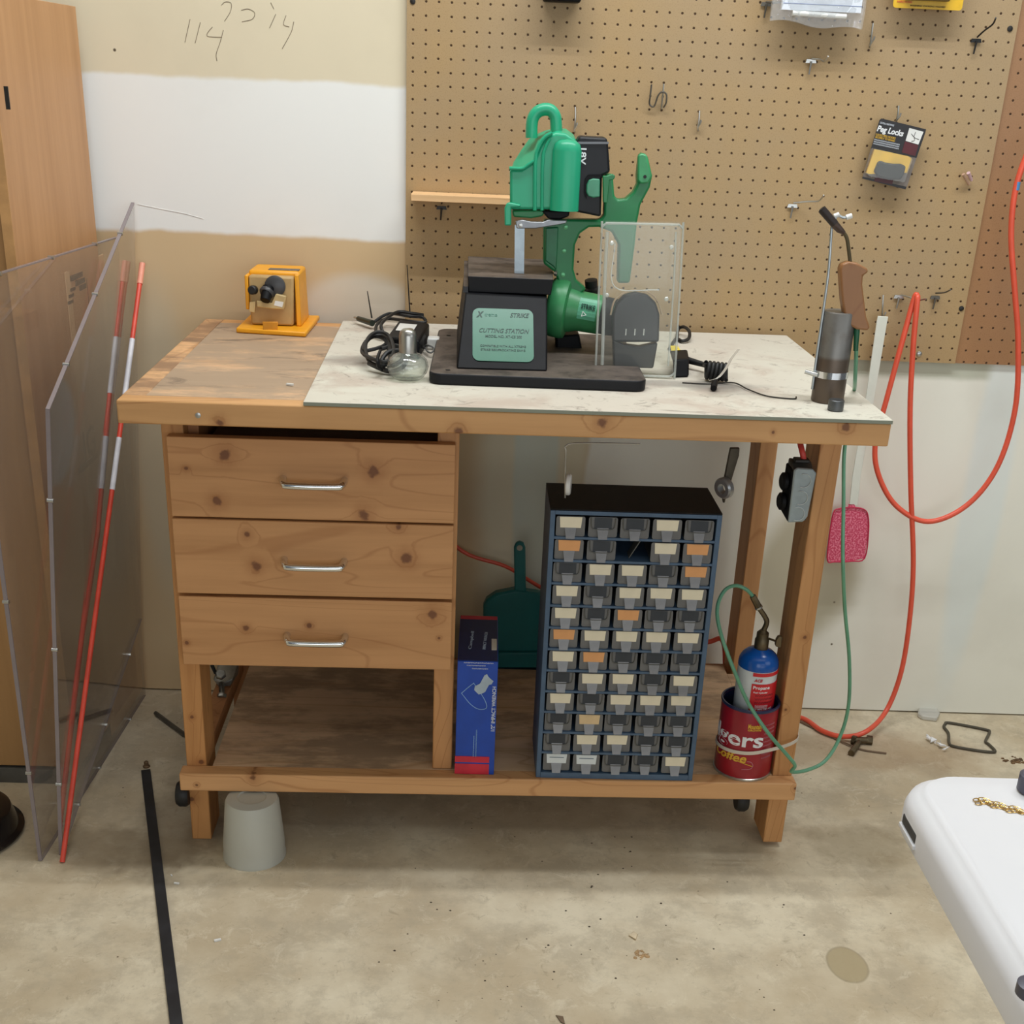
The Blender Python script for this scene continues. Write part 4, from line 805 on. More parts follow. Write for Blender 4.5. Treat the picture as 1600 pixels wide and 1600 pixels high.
part('lower_clamp', faceplate(BM(), ((868, 525), (905, 522), (912, 556), (870, 560)), -.36, .05), black, sw, bevel=.004)
part('adjuster_knob', lathe(BM(), [(.008, 0), (.016, .002), (.016, .012), (.012, .015), (.012, .028), (.006, .030)], P(925, 460, -.33), (-.15, -.2, 1), 16), blackrub, sw)
# clamshell pack with charger
YC = -.515
cp = thing('clamshell_pack', 'clear plastic clamshell pack standing open in front of the saw handle', 'package', P(1000, 588, YC))
cl2 = clear('blister_plastic', (.97, .98, .97, 1), (.86, .88, .84, 1), .03, .10, 1.32)
bt_ = PY(990, 588, YC); zb_ = zt+.0005
def shell(n, L, y, t, m=cl2, bv=.004): return part(n, faceplate(BM(), L, y, t), m, cp, bevel=bv)
shell('front_shell', ((940, 352), (944, 348), (1062, 350), (1068, 356), (1055, 583), (1050, 588), (936, 586), (931, 580)), YC, .0015, bv=.0005)
shell('back_shell', ((945, 345), (1064, 347), (1053, 575), (938, 572)), YC+.030, .0015, bv=.0005)
rimc = clear('blister_rim', (.9, .92, .9, 1), (.86, .9, .86, 1), .30, .05, 1.6)
part('shell_rim', stube(BM(), [PY(a, b, YC) for a, b in ((940, 364), (941, 355), (947, 350), (956, 349), (1052, 351), (1061, 352), (1066, 357), (1067, 366), (1055, 574), (1053, 583), (1046, 588), (1030, 588), (950, 586), (938, 586), (932, 581), (931, 568))], .0020, 6, 8, True), rimc, cp)
part('shell_rib', stube(BM(), [PY(a, b, YC-.002) for a, b in ((949, 362), (945, 440), (941, 570))], .0030, 6, 8), rimc, cp)
part('shell_rib', stube(BM(), [PY(a, b, YC-.002) for a, b in ((961, 380), (960, 448), (1030, 453))], .0010, 6, 6), rimc, cp)
part('shell_rib', stube(BM(), [PY(a, b, YC-.002) for a, b in ((1056, 362), (1053, 440), (1044, 572))], .0018, 6, 8), rimc, cp)
for a, b in ((956, 380), (948, 461), (1049, 386), (1041, 467)): part('shell_stud', lathe(BM(), [(.004, 0), (.004, .002), (.002, .004)], PY(a, b, YC-.001), (0, -1, 0), 12), rimc, cp)
chg = plain('charger_grey', (74, 75, 78), .35, var=.06)
part('insert_body', faceplate(BM(), [(957, 535), (957, 492), (963, 474), (975, 462), (993, 457), (1012, 461), (1025, 473), (1031, 492), (1030, 535)], YC+.004, .020), chg, cp, bevel=.004)
part('insert_foot', faceplate(BM(), [(958, 532), (975, 539), (1000, 542), (1028, 536), (1021, 576), (959, 574)], YC+.002, .022), plain('charger_dark', (58, 59, 62), .4), cp, bevel=.003)
part('insert_trim', stube(BM(), [PY(a, b, YC+.006) for a, b in ((954, 492), (960, 470), (974, 458), (993, 453), (1014, 457), (1028, 471), (1034, 491))], .0016, 6, 8), plain('cream_trim', (216, 190, 160), .5), cp)
for a in (978, 992, 1006): part('contact_slot', box(BM(), PY(a-.4, 514, YC+.0035), PY(a+.4, 524, YC+.0040)), white, cp)
# right adapter, coil and wire
a2 = thing('plug_adapter', 'black plug adapter with a yellow label right of the clamshell pack', 'adapter', PZ(1062, 588, ZB))
part('adapter_body', hexa(BM(), [PZ(1052, 590, ZB+.001), PZ(1076, 589, ZB+.001), PZ(1076, 572, ZB+.001), PZ(1054, 574, ZB+.001)], [PZ(1052, 562, ZB+.030)+V((0, 0, 0)), PZ(1077, 560, ZB+.030), PZ(1074, 546, ZB+.030), PZ(1046, 547, ZB+.030)]), black, a2, bevel=.003)
part('yellow_label', hexa(BM(), [PZ(a, b, ZB+.0302) for a, b in ((1049, 548), (1063, 547), (1059, 540), (1047, 540))], [PZ(a, b, ZB+.0308) for a, b in ((1049, 548), (1063, 547), (1059, 540), (1047, 540))]), plain('label_yellow', (232, 206, 60), .6), a2)
part('strain_relief', cyl(BM(), PZ(1072, 562, ZB+.016), PZ(1104, 571, ZB+.014), .0066, .0048, 12), blackrub, a2)
ck = []
for k in range(0, 61):
    t = k/60; a = t*2*PI*5.5; c = PZ(1102+t*34, 578+t*4, ZB+.0195); ck.append(c+V((.002*math.sin(a), math.sin(a)*.012, math.cos(a)*.014)))
part('cable_coil', tube(BM(), [PZ(1100, 570, ZB+.015)]+ck, .0036, 8), blackrub, a2)
part('cable_plug', cyl(BM(), PZ(1117, 596, ZB+.012), PZ(1115, 607, ZB+.006), .006, .0055, 12), black, a2)
tie = clear('clear_tag', (.9, .9, .88, 1), (.84, .84, .8, 1), .55, .1, 1.4)
part('twist_tie', ribbon(BM(), spline([PZ(1110, 594, ZB+.022), PZ(1122, 590, ZB+.034), PZ(1134, 576, ZB+.038), PZ(1143, 560, ZB+.040), PZ(1154, 546, ZB+.045)], 5), .006, .001, (.6, -.6, .3)), tie, a2)
solo('loose_wire', stube(BM(), [PZ(1066, 598, ZB+.0014), PZ(1110, 600, ZB+.002), PZ(1146, 598, ZB+.004), PZ(1168, 608, ZB+.003), PZ(1195, 618, ZB+.002), PZ(1222, 622, ZB+.0015), PZ(1242, 623, ZB+.0015), PZ(1244, 620, ZB+.003)], .0012, 7, 6), darkmetal, 'thin dark stiff wire curving across the cement board in front of the coiled cable', 'wire')
solo('cable_loop', stube(BM(), [PZ(1058, 527, ZB+.006), PZ(1060, 514, ZB+.012), PZ(1069, 511, ZB+.018), PZ(1077, 518, ZB+.016), PZ(1076, 529, ZB+.008), PZ(1066, 533, ZB+.005), PZ(1056, 530, ZB+.004), PZ(1046, 545, ZB+.004)], .0036, 7, 8), blackrub, 'black cable loop on the cement board behind the plug adapter', 'cable')
# steel cylinder stand
sc = V((.7645, -.647, ZB+.0004)); Rs = .0275
stl = NT('turned_steel'); sz = stl.xyz()[2]; cst = stl.mix(stl.ramp(sz, .072, .08), C(96, 84, 74), C(122, 120, 116)); cst = stl.mix(stl.math('MULTIPLY', stl.ramp(stl.noise(30, 6), .45, .7), .35), cst, C(90, 70, 54)); stl.col(cst); stl.set(.42, .6)
std = thing('torch_stand', 'heavy turned steel cylinder stand at the right end of the bench', 'stand', sc)
part('cylinder', lathe(BM(), [(.02, 0), (Rs-.0005, .0005), (Rs, .002), (Rs, .149), (Rs-.0015, .151), (.003, .151)], sc, seg=40), stl.m, std, smooth=40)
part('clamp_band', lathe(BM(), [(Rs, .042), (Rs+.0013, .042), (Rs+.0013, .053), (Rs, .053)], sc, seg=40, ring=True), chrome, std)
rx = sc.x-Rs-.003; part('clamp_screw', cyl(BM(), V((rx-.016, sc.y-.006, sc.z+.050)), V((rx+.004, sc.y-.012, sc.z+.046)), .0038, seg=12), steel, std)
hp1 = V((rx+.001, sc.y-.004, sc.z+.02)); tp = P(1303, 346, sc.y-.004)
part('support_rod', stube(BM(), [hp1, hp1+V((0, 0, .08)), P(1294, 430, sc.y-.004), tp+V((-.002, 0, -.012)), tp, P(1309, 337, sc.y-.004), P(1318, 340, sc.y-.004), P(1327, 338, sc.y-.004)], .0022, 7, 10), plain('rod_silver', (178, 186, 190), .3, .6), std)
part('rod_tip', cyl(BM(), P(1322, 340, sc.y-.004), P(1331, 337, sc.y-.004), .0042, seg=12), white, std); part('rod_tip', cyl(BM(), P(1303, 338, sc.y-.004), P(1311, 335, sc.y-.004), .0038, seg=12), white, std)
sl = lathe(BM(), [(.0105, 0), (.013, .001), (.013, .017), (.012, .018), (.003, .018)], PZ(1305, 641, ZB+.0004), seg=24)
solo('steel_slug', sl, plain('slug_steel', (92, 94, 96), .4, .7), 'small short steel cylinder in front of the torch stand', 'steel slug')
# torch
yt = sc.y-.012; th = thing('torch', 'gas torch with a brown wooden pistol grip hanging from the hooked rod', 'torch', P(1335, 515, yt))
tipm = plain('heat_steel', (92, 76, 68), .45, .6, var=.25)
part('burner_tube', cyl(BM(), P(1284, 327, yt), P(1304, 350, yt), .0066, .0066, 18), plain('burner_dark', (58, 50, 48), .5, .5), th)
part('burner_bore', cyl(BM(), P(1283.4, 326.2, yt), P(1284.2, 327.2, yt), .0048, .0048, 18), blackrub, th)
part('burner_neck', tube(BM(), [P(1303, 349, yt), P(1312, 359, yt), P(1319, 364, yt)], [.0064, .0058, .0032], 14), tipm, th)
part('gas_tube', stube(BM(), [P(1317, 362, yt), P(1323, 372, yt), P(1326, 390, yt), P(1329, 416, yt)], .0030, 6, 10), plain('bronze_tube', (92, 82, 60), .4, .7), th)
wdn = wood('grip_wood', (138, 94, 56), 'z', seed=31.0, contrast=.7, rough=.4)
gp_ = [(1313, 421), (1316, 413), (1327, 409), (1342, 412), (1356, 420), (1357, 426), (1349, 431), (1348, 445), (1351, 470), (1354, 495), (1360, 512), (1356, 517), (1339, 515), (1322, 505), (1316, 470), (1314, 440)]
part('wooden_grip', prism(BM(), [P(a, b, yt-.011) for a, b in gp_], (0, .022, 0)), wdn, th, bevel=.0065, seg=3)
part('hose_barb', cyl(BM(), P(1339, 513, yt), P(1337, 548, yt-.002), .0052, .0040, 12), plain('barb_green', (20, 92, 60), .4), th)
# ================================================================== pegboard things
def hook_T(px, py, arm, depth, m=steel, label='', plate=True, prong=True):
    p = PY(px, py, -.002); h = thing('peg_hook', label, 'hook', p, group='metal pegboard hooks')
    if plate: part('back_plate', hexa(BM(), [p+V((-.011, 0, -.003)), p+V((.011, 0, -.003)), p+V((.009, 0, .004)), p+V((-.009, 0, .004))], [p+V((-.011, -.002, -.003)), p+V((.011, -.002, -.003)), p+V((.009, -.002, .004)), p+V((-.009, -.002, .004))]), m, h)
    if prong: part('prong', tube(BM(), [p+V((0, -.004, 0)), p+V((-.0015, -.003, -.024))], [.0022, .0016], 8), m, h)
    n = len(arm); part('arm', stube(BM(), [PY(a, b, -.003-depth*(i/(n-1))) for i, (a, b) in enumerate(arm)], .0017, 5, 8), m, h)
    return h
hook_T(1238, 322, [(1240, 317), (1262, 315), (1279, 314), (1287, 305)], .05, label='silver hook on the pegboard just above and left of the torch tip')
hook_T(1267, 96, [(1268, 92), (1282, 93), (1288, 96), (1294, 88)], .04, label='silver hook on the pegboard below the hanging plastic bag')
hook_T(1404, 464, [(1408, 461), (1420, 464), (1434, 469), (1447, 467)], .05, label='silver hook carrying the orange hose loop')
hook_T(1461, 465, [(1462, 458), (1476, 457), (1485, 453)], .04, plain('hook_dull', (112, 108, 100), .4, .7), label='dull hook on the pegboard right of the orange hose hook')
hook_T(1525, 64, [(1527, 58), (1538, 48), (1551, 38), (1556, 28)], .05, blackrub, label='black hook near the top right corner of the pegboard')
hook_T(690, 325, [(690, 318), (692, 313)], .03, darkmetal, label='hook under the little plank shelf on the pegboard')
hook_T(1197, 7, [(1197, 3), (1212, 4), (1230, 3), (1231, -4)], .045, plain('hook_dull', (112, 108, 100), .4, .7), label='hook at the top edge holding the plastic bag')
for (pts, lb) in (([(898, 206, 0), (897, 203, -.006), (899, 186, -.010), (899, 167, -.010)], 'small upright hook on the pegboard right of the saw handle'),
                  ([(1091, 204, 0), (1090, 199, -.006), (1092, 188, -.010), (1093, 173, -.010)], 'small upright hook on the pegboard right of the paired wire hook'),
                  ([(1359, 73, 0), (1360, 69, -.006), (1362, 52, -.010), (1364, 36, -.010)], 'small upright hook on the pegboard between bag and yellow package'),
                  ([(1401, 192, 0), (1401, 188, -.012), (1403, 178, -.016), (1404, 165, -.016)], 'upright hook holding the peg lock card'),
                  ([(1378, 503, 0), (1378, 497, -.012), (1379, 480, -.018), (1380, 461, -.018)], 'upright hook holding the fly swatter')):
    q = [PY(a, b, y-.0005) for a, b, y in pts]; h = thing('peg_hook', lb, 'hook', q[0], group='metal pegboard hooks')
    part('arm', stube(BM(), q, .0019, 5, 8), steel, h); part('foot', stube(BM(), [q[1], q[1]+V((.004, -.004, .008)), q[1]+V((.005, -.004, .014))], .0017, 4, 8), steel, h)
wq = [PY(1014, 169, -.001), PY(1015, 165, -.010), PY(1018, 132, -.014)]; h = thing('paired_peg_hook', 'bent wire double hook on the pegboard above the saw horn', 'hook', wq[0], group='metal pegboard hooks')
part('arm', stube(BM(), [PY(1018, 132, -.012), PY(1016, 150, -.012), PY(1015, 163, -.008), PY(1022, 166, -.008), PY(1028, 150, -.012), PY(1034, 144, -.014), PY(1041, 147, -.014), PY(1041, 160, -.012), PY(1037, 168, -.006)], .0017, 6, 8), plain('hook_dull', (112, 108, 100), .4, .7), h)
part('arm', stube(BM(), [PY(1037, 131, -.012), PY(1036, 144, -.012), PY(1034, 164, -.006), PY(1034, 170, -.001)], .0017, 5, 8), steel, h)
# plank shelf
sp = wood('plank_light', (220, 178, 128), 'x', seed=17.0, contrast=.7)
q0 = PY(642, 303, -.075); q1 = PY(642, 314, -.075)
solo('plank_shelf', box(BM(), (q0.x, -.075, q1.z), (.36, -.002, q0.z)), sp, 'small bare wooden plank shelf on the pegboard left of the saw', 'shelf', bevel=.001)
# Peg Locks card
yk = -.022; kc = thing('peg_lock_card', 'tilted black and yellow card of peg locks hanging on the pegboard', 'package', PY(1395, 290, yk))
def kp(n, L, m, y=yk, t=.0006): return part(n, prism(BM(), [PY(a, b, y) for a, b in L], (0, t, 0)), m, kc)
kp('card', [(1377, 185), (1447, 202), (1446, 207), (1415, 296), (1347, 279), (1374, 188)], plain('card_black', (30, 26, 28), .35))
kp('striped_band', [(1361, 232), (1432, 247), (1417, 292), (1348, 276)], plain('card_grey', (134, 124, 116), .5, var=.2), yk-.0006)
kp('picture_box', [(1421, 200), (1443, 206), (1435, 226), (1415, 220)], white, yk-.0006)
kp('red_panel', [(1414, 221), (1435, 227), (1430, 244), (1409, 238)], plain('card_maroon', (88, 26, 34), .4), yk-.0006)
part('hook_drawing', stube(BM(), [PY(a, b, yk-.0008) for a, b in ((1431, 206), (1428, 213), (1429, 219), (1424, 221))], .0005, 4, 5), darkmetal, kc)
part('hook_drawing', stube(BM(), [PY(a, b, yk-.0008) for a, b in ((1424, 209), (1429, 215), (1436, 218))], .0005, 4, 5), darkmetal, kc)
kr = (PY(1432, 247, yk)-PY(1361, 232, yk)).normalized(); ku = V((0, -1, 0)).cross(kr); ku = ku if ku.z > 0 else -ku
lettering('Peg Locks', wt, kc, PY(1391, 206, yk-.0009), kr, ku, w=.056, h=.015, bold=.03, shear=.15)
lettering('LOCKS PEG HOOKS', ye, kc, PY(1384, 213, yk-.0009), kr, ku, w=.042, h=.004, bold=.02); lettering('SECURELY TO BOARD', ye, kc, PY(1383, 217, yk-.0009), kr, ku, w=.042, h=.004, bold=.02)
lettering('CENTRAL HARDWARE', bxw, kc, PY(1386, 194, yk-.0009), kr, ku, w=.030, h=.0035)
for k in range(3): lettering('nunonnunonnun', bxw, kc, PY(1386-k*.8, 222+k*3.2, yk-.0009), kr, ku, w=.054, h=.0025, name='small_print')
kp('yellow_backing', [(1367, 233), (1419, 244), (1424, 248), (1417, 270), (1358, 272), (1354, 270)], plain('card_yellow', (234, 186, 30), .35), yk-.008, .007)
part('peg_clips', prism(BM(), [PY(a, b, yk-.014) for a, b in ((1372, 254), (1376, 251), (1384, 254), (1396, 256), (1408, 256), (1416, 260), (1413, 272), (1408, 281), (1390, 281), (1372, 276), (1366, 268))], (0, .012, 0)), plain('clips_dark', (36, 40, 36), .5, var=.4, scale=200), kc, bevel=.003)
kp('red_strip', [(1368, 276), (1396, 281), (1394, 288), (1366, 283)], plain('card_maroon', (88, 26, 34), .4), yk-.0012)
bls = clear('card_blister', (.97, .97, .95, 1), (.9, .9, .86, 1), .05, .05, 1.5)
kp('blister', [(1366, 232), (1422, 245), (1426, 249), (1413, 285), (1360, 276), (1353, 271)], bls, yk-.018, .0175)
# chalk stub
ckt = thing('chalk_stub', 'little pink and tan stub stuck in the pegboard near its right edge', 'stub', PY(1512, 290, -.004))
part('stub', cyl(BM(), PY(1505, 272, -.016), PY(1514, 288, -.006), .0035, .003, 10), plain('stub_tan', (196, 160, 134), .7), ckt); part('stub', cyl(BM(), PY(1513, 270, -.016), PY(1518, 282, -.006), .004, .003, 10), plain('stub_pink', (222, 186, 190), .7), ckt)
# bag, package, dark bin at the top edge
bg = thing('plastic_bag', 'clear plastic bag of white papers hanging at the top edge of the pegboard', 'bag', PY(1280, 42, -.04))
b0_, b1_ = PY(1206, 30, -.055), PY(1350, 42, -.055)
bm = BM(); nxx, nzz = 14, 8; G = {}
for i in range(nxx+1):
    for j in range(nzz+1):
        for s in (0, 1):
            u = i/nxx; v = j/nzz; z = b0_.z-.002-(.010*u)+(.16)*v+.004*math.sin(u*9)*(1-v); th_ = (.006+.014*math.sin(PI*u)*min(1, v*1.6+.1))*(1 if s else -1)
            G[i, j, s] = bm.verts.new((b0_.x+(b1_.x-b0_.x)*u, -.040+th_*-1+.003*math.sin(i*2.3+j*1.7+s), z))
for s in (0, 1):
    for i in range(nxx):
        for j in range(nzz): bm.faces.new((G[i, j, s], G[i+1, j, s], G[i+1, j+1, s], G[i, j+1, s]))
part('bag_film', bm, clear('bag_film', (.95, .96, .97, 1), (.86, .88, .9, 1), .16, .08, 1.5, wrinkle=.8), bg, smooth=80)
pa, pb_ = PY(1222, 12, -.05), PY(1346, 17, -.05)
part('paper_stack', box(BM(), (pa.x, -.048, pa.z-.003), (pb_.x, -.036, pa.z+.14)), plain('paper_white', (226, 232, 240), .7, var=.02), bg)
part('folded_leaflet', cyl(BM(), PY(1238, 20, -.045), PY(1322, 26, -.045), .0055, .005, 10), white, bg)
part('print_line', box(BM(), (pa.x+.002, -.0486, pa.z+.008), (pb_.x, -.0481, pa.z+.009)), plain('print_blue', (120, 140, 190), .7), bg)
yp = thing('yellow_package', 'yellow blister package at the top right of the pegboard', 'package', PY(1448, 14, -.03))
a0, a1 = PY(1395, 10, -.03), PY(1503, 15, -.03)
part('card', prism(BM(), [(x, -.03, z) for x, z in rrect(a0.x, a1.x, a0.z-.002, a0.z+.15, .006)], (0, .001, 0)), plain('card_yellow', (234, 186, 30), .35), yp)
part('blister', hexa(BM(), sq(a0.x+.02, a1.x-.03, -.045, -.0305, a0.z+.012), sq(a0.x+.02, a1.x-.03, -.05, -.0305, a0.z+.10)), plain('pack_content', (120, 96, 50), .4), yp, bevel=.003)
lettering('WARNING CHOKING HAZARD', plain('print_black', (60, 40, 20), .6), yp, V(((a0.x+a1.x)/2, -.0305, a0.z+.003)), (1, 0, 0), (0, 0, 1), w=.07, h=.003)
lettering('HARDWARE', plain('print_pinkred', (226, 90, 60), .6), yp, V((a0.x+.022, -.0305, a0.z+.009)), (1, 0, 0), (0, 0, 1), w=.03, h=.004)
a0, a1 = PY(849, 1, -.05), PY(908, 1, -.05); bn = box(BM(), (a0.x, -.05, a0.z), (a1.x, -.004, a0.z+.06)); solo('tool_holder', bn, black, 'dark tool holder at the top edge of the pegboard above the saw', 'holder', bevel=.004)
# fly swatter
fs = thing('fly_swatter', 'fly swatter with a white handle and pink blade hanging from the pegboard', 'fly swatter', PY(1325, 878, -.03))
whs = plain('swatter_handle', (224, 226, 214), .5, var=.03)
part('handle', prism(BM(), [PY(a, b, -.03) for a, b in ((1372, 494), (1388, 495), (1386, 505), (1366, 625), (1345, 745), (1340, 790), (1327, 790), (1332, 745), (1353, 622), (1370, 503))], (0, .004, 0)), whs, fs, bevel=.0008)
pk2 = NT('pink_mesh'); nn = pk2.noise(260, 2); pk2.col(pk2.mix(pk2.ramp(nn, .45, .6), C(206, 60, 96), C(236, 132, 156))); pk2.set(.5)
part('blade', prism(BM(), [PY(a, b, -.03) for a, b in ((1326, 788), (1335, 788), (1337, 793), (1350, 796), (1356, 805), (1357, 830), (1351, 872), (1330, 877), (1304, 878), (1293, 876), (1295, 845), (1302, 802), (1312, 795), (1325, 793))], (0, .0022, 0)), pk2.m, fs)
bm = stube(BM(), [PY(a, b, -.031) for a, b in ((1337, 793), (1350, 796), (1356, 805), (1357, 830), (1351, 872), (1330, 877), (1304, 878), (1293, 876), (1295, 845), (1302, 802), (1312, 795), (1325, 793))], .0017, 4, 6, True); part('blade_rim', bm, plain('pink_rim', (202, 44, 82), .45), fs)
# orange air hose
oh = plain('orange_hose', (232, 92, 66), .38, var=.06)
hz = thing('orange_hose', 'orange air hose hanging in loops from the pegboard and running behind the bench', 'hose', PZ(1310, 1150, .005))
pts = [PY(1620, 215, -.06), PY(1603, 245, -.06), PY(1586, 300, -.06), PY(1580, 370, -.06), PY(1586, 460, -.06), PY(1591, 540, -.06), PY(1586, 640, -.06), PY(1558, 730, -.06), PY(1510, 790, -.06), PY(1450, 815, -.06), PY(1400, 790, -.05), PY(1372, 740, -.045), PY(1368, 690, -.045), PY(1385, 625, -.045), PY(1408, 540, -.045), PY(1428, 468, -.042), PY(1433, 463, -.045), PY(1433, 474, -.052),
       PY(1427, 540, -.055), PY(1422, 640, -.055), PY(1423, 760, -.055), PY(1427, 880, -.055), PY(1421, 970, -.055), PY(1408, 1050, -.06), PY(1385, 1110, -.08), PZ(1355, 1142, .03), PZ(1320, 1151, .012), PZ(1285, 1142, .009), PZ(1250, 1121, .009), V((.88, -.040, .012)), V((.80, -.03, .06)), PY(1130, 1003, -.025), PY(1100, 1003, -.025), V((.60, -.025, .21)), V((.45, -.025, .25))]
part('hose', stube(BM(), pts, .0060, 9, 12), oh, hz)
q = PY(1582, 290, -.06); q2 = PY(1583, 283, -.06); part('blue_tape', cyl(BM(), PY(1587.5, 297, -.06), PY(1590, 284, -.06), .0062, seg=14), plain('tape_blue', (84, 150, 206), .5), hz)
part('hose', stube(BM(), [V((.45, -.025, .25)), PY(840, 915, -.03), PY(790, 885, -.03), PY(722, 861, -.03), V((.05, -.03, .50))], .0045, 6, 10), oh, hz)
# ================================================================== floor things
bm = stube(BM(), [PZ(a, b, .004) for a, b in ((1477, 1131), (1480, 1129), (1500, 1132), (1540, 1140), (1546, 1144), (1540, 1158), (1545, 1163), (1554, 1172), (1552, 1175), (1530, 1173), (1490, 1166), (1483, 1160), (1482, 1146), (1475, 1136))], .0035, 4, 8, True)
solo('wire_bracket', bm, plain('bracket_metal', (92, 86, 74), .5, .5), 'bent square wire bracket lying on the floor near the wall at right', 'bracket')
bm = BM(); random.seed(3)
for k in range(9):
    q = PZ(1445+k*3.9, 1151+k*2.2+random.uniform(-3, 3), .003); prism(bm, [q+V((random.uniform(-.010, .010), random.uniform(-.012, .012), random.uniform(0, .006))) for _ in range(3)], (.001, 0, .003))
solo('crumpled_tissue', bm, plain('tissue_white', (232, 232, 232), .8, var=.02), 'torn scrap of white tissue on the floor beside the wire bracket', 'scrap', kind='stuff')
bm = BM(); fx = thing('brass_fitting', 'old brass pipe fitting with a thin lead on the floor right of the bench', 'fitting', PZ(1345, 1163, 0))
part('fitting_body', cyl(BM(), PZ(1334, 1157, .010), PZ(1356, 1157, .010), .009, .008, 12), brass, fx); part('fitting_end', cyl(BM(), PZ(1354, 1156, .010), PZ(1363, 1157, .010), .0115, .011, 6), brass, fx)
part('fitting_branch', cyl(BM(), PZ(1342, 1160, .009), PZ(1330, 1177, .008), .007, .008, 10), brass, fx); part('fitting_end', cyl(BM(), PZ(1332, 1155, .011), PZ(1338, 1157, .011), .0125, .012, 6), brass, fx)
part('thin_lead', stube(BM(), [PZ(1250, 1127, .004), PZ(1290, 1147, .003), PZ(1328, 1164, .005), PZ(1350, 1172, .003), PZ(1385, 1177, .003)], .0022, 6, 6), plain('lead_brown', (122, 100, 78), .6), fx)
solo('plastic_piece', prism(BM(), [PZ(a, b, .001) for a, b in ((1434, 1112), (1440, 1110), (1462, 1112), (1468, 1120), (1463, 1128), (1440, 1125), (1433, 1120))], (0, 0, .012)), clear('milky_plastic', (.9, .9, .88, 1), (.8, .78, .72, 1), .5, .3, 1.4), 'milky plastic piece on the floor against the wall at right', 'plastic piece', bevel=.003)
def crumbs(name, label, cx, cy, n, r, m, seed, size=.004, cat='debris'):
    random.seed(seed); bm = BM(); c = PZ(cx, cy, 0)
    for k in range(n):
        a = random.uniform(0, 2*PI); d = r*random.random()**.7; q = c+V((math.cos(a)*d, math.sin(a)*d*.8, 0)); s = size*random.uniform(.5, 1.3)
        hexa(bm, [q+V((math.cos(t+a)*s, math.sin(t+a)*s*.7, .0002)) for t in (0, 1.6, 3.1, 4.6)], [q+V((math.cos(t+a)*s*.6, math.sin(t+a)*s*.5, s*.5)) for t in (0, 1.6, 3.1, 4.6)])
    solo(name, bm, m, label, cat, kind='stuff')
crumbs('wood_shavings', 'small heap of tan shavings on the foreground floor', 1000, 1493, 26, .016, plain('shaving_tan', (196, 162, 118), .8, var=.2), 5)
crumbs('wood_shavings', 'brown crumbs on the floor above the white folding table', 1585, 1190, 22, .03, plain('crumb_brown', (126, 96, 64), .8, var=.3), 8, .006)
crumbs('floor_grit', 'scattered dark grit on the concrete floor in front of the bench', 900, 1450, 60, .42, plain('grit_dark', (70, 58, 46), .8), 11, .0022)
solo('wood_flake', hexa(BM(), [PZ(a, b, .0005) for a, b in ((982, 1462), (990, 1455), (997, 1460), (994, 1469))], [PZ(a, b, .004) for a, b in ((983, 1461), (990, 1456), (996, 1460), (993, 1467))]), plain('flake_cream', (222, 204, 172), .8), 'cream coloured flake on the floor above the shavings heap', 'flake')
q = PZ(875, 1590, .0005); solo('dead_leaf', hexa(BM(), [PZ(a, b, .0005) for a, b in ((868, 1586), (880, 1588), (883, 1600), (876, 1597))], [PZ(a, b, .003) for a, b in ((869, 1586), (880, 1588), (882, 1599), (876, 1596))]), plain('leaf_brown', (120, 100, 78), .8), 'small brown leaf at the bottom edge of the photo', 'leaf')
for a, b, s, r, lb in ((340, 1470, .006, -.4, 'white chip on the foreground floor right of the black strip'), (276, 1381, .005, .2, 'white crumb on the floor below the plastic tub'), (268, 1368, .003, 1.0, 'tiny white crumb beside the black strip')):
    q = PZ(a, b, .0005); bm = box(BM(), (-s, -s*.35, 0), (s, s*.35, s*.5)); bm.transform(Matrix.Translation(q) @ Matrix.Rotation(-r, 4, 'Z')); solo('plastic_chip', bm, white, lb, 'chip', loc=q)
# ================================================================== white folding table
ft = thing('folding_table', 'white plastic folding table in the lower right corner of the photo', 'table', (1.25, -2.0, 0))
wpl = plain('table_white', (232, 234, 240), .38, var=.015, scale=6)
zt_ = .735; tx0, ty1 = .636, -1.572
def tloop(off, z, r): return [(x, y, z) for x, y in rrect(tx0+off, 2.2, -2.40, ty1-off, r, 8)]
bm = BM(); prof = [(.008, zt_-.055, .052), (.0, zt_-.050, .060), (.0, zt_-.022, .060), (.004, zt_-.012, .056), (.012, zt_-.007, .048), (.016, zt_-.004, .044), (.020, zt_, .040)]; rings = []
for off, z, r in prof:
    rings.append([bm.verts.new(p) for p in tloop(off, z, r)])
for a, b in zip(rings, rings[1:]):
    for k in range(len(a)): bm.faces.new((a[k], a[(k+1) % len(a)], b[(k+1) % len(a)], b[k]))
bm.faces.new(rings[0][::-1]); bm.faces.new(rings[-1])
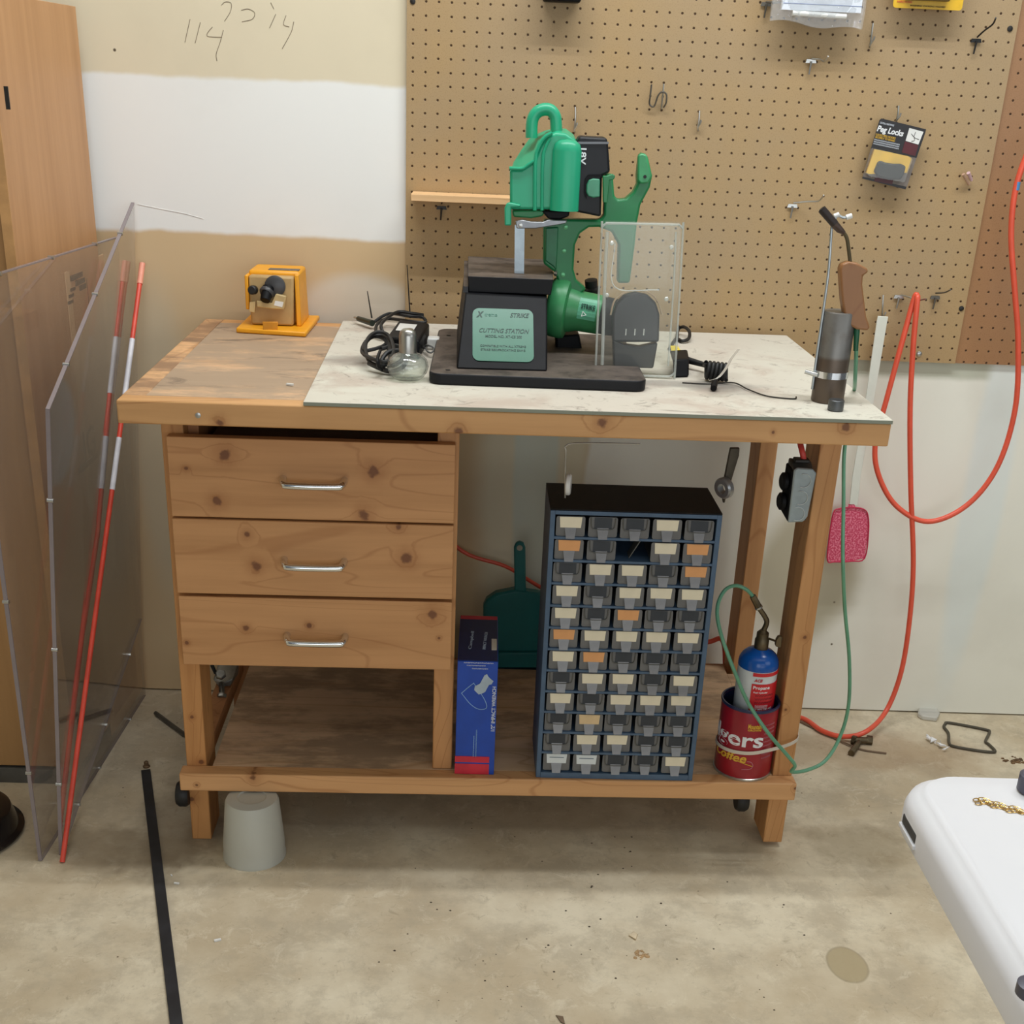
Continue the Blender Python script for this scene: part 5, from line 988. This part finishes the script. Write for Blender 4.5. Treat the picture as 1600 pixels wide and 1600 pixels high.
part('table_top', bm, wpl, ft, smooth=50)
bm = box(BM(), (tx0-.0008, -1.668, zt_-.039), (tx0+.006, -1.624, zt_-.027)); part('hand_slot', bm, plain('slot_dark', (70, 72, 74), .5), ft, bevel=.002)
part('slot_lip', box(BM(), (tx0-.0025, -1.670, zt_-.044), (tx0+.001, -1.622, zt_-.039)), wpl, ft, bevel=.0008)
for y in (-1.98, -2.3): part('leg', cyl(BM(), V((tx0+.03, y, zt_-.055)), V((tx0+.035, y, .002)), .0125, seg=16), blackrub, ft)
gld = plain('gold_metal', (222, 184, 112), .25, .9, var=.1)
bc = thing('chain_bracelet', 'gold link chain lying on the white folding table', 'chain', PZ(1560, 1262, zt_))
cp_ = [PZ(a, b, zt_+.0014) for a, b in ((1526, 1250), (1538, 1249), (1550, 1255), (1562, 1256), (1574, 1262), (1586, 1262), (1598, 1268), (1612, 1274))]; sp2 = spline(cp_, 3); cnt = 0
for row in (0, 1):
    for i in range(0, len(sp2)-1, 2):
        if cnt >= 20: break
        c = sp2[i]+V((0, -.006*row, .0004*(i % 2))); d = (sp2[min(i+1, len(sp2)-1)]-sp2[i]).normalized().lerp(V((0, 1, 0)), .15*((i//2) % 2)).normalized(); n_ = V((-d.y, d.x, .25))
        part('chain_link', tube(BM(), [c+d*(.0042*math.cos(t*PI/5))+n_*(.0024*math.sin(t*PI/5)) for t in range(10)], .0006, 5, True), gld, bc); cnt += 1
ob = PZ(1612, 1222, zt_+.012); solo('dark_cylinder', lathe(BM(), [(.011, 0), (.0135, .002), (.0135, .020), (.011, .022)], (ob.x, ob.y, zt_+.0004), seg=24), plain('grey_violet', (84, 84, 100), .4), 'dark grey round object on the folding table at the right edge of the photo', 'object')
ob = PZ(1612, 1545, zt_+.008); solo('dark_disc', lathe(BM(), [(.010, 0), (.012, .002), (.012, .012), (.010, .013)], (ob.x, ob.y, zt_+.0004), seg=24), plain('grey_violet', (84, 84, 100), .4), 'dark object on the folding table at the lower right edge of the photo', 'object')
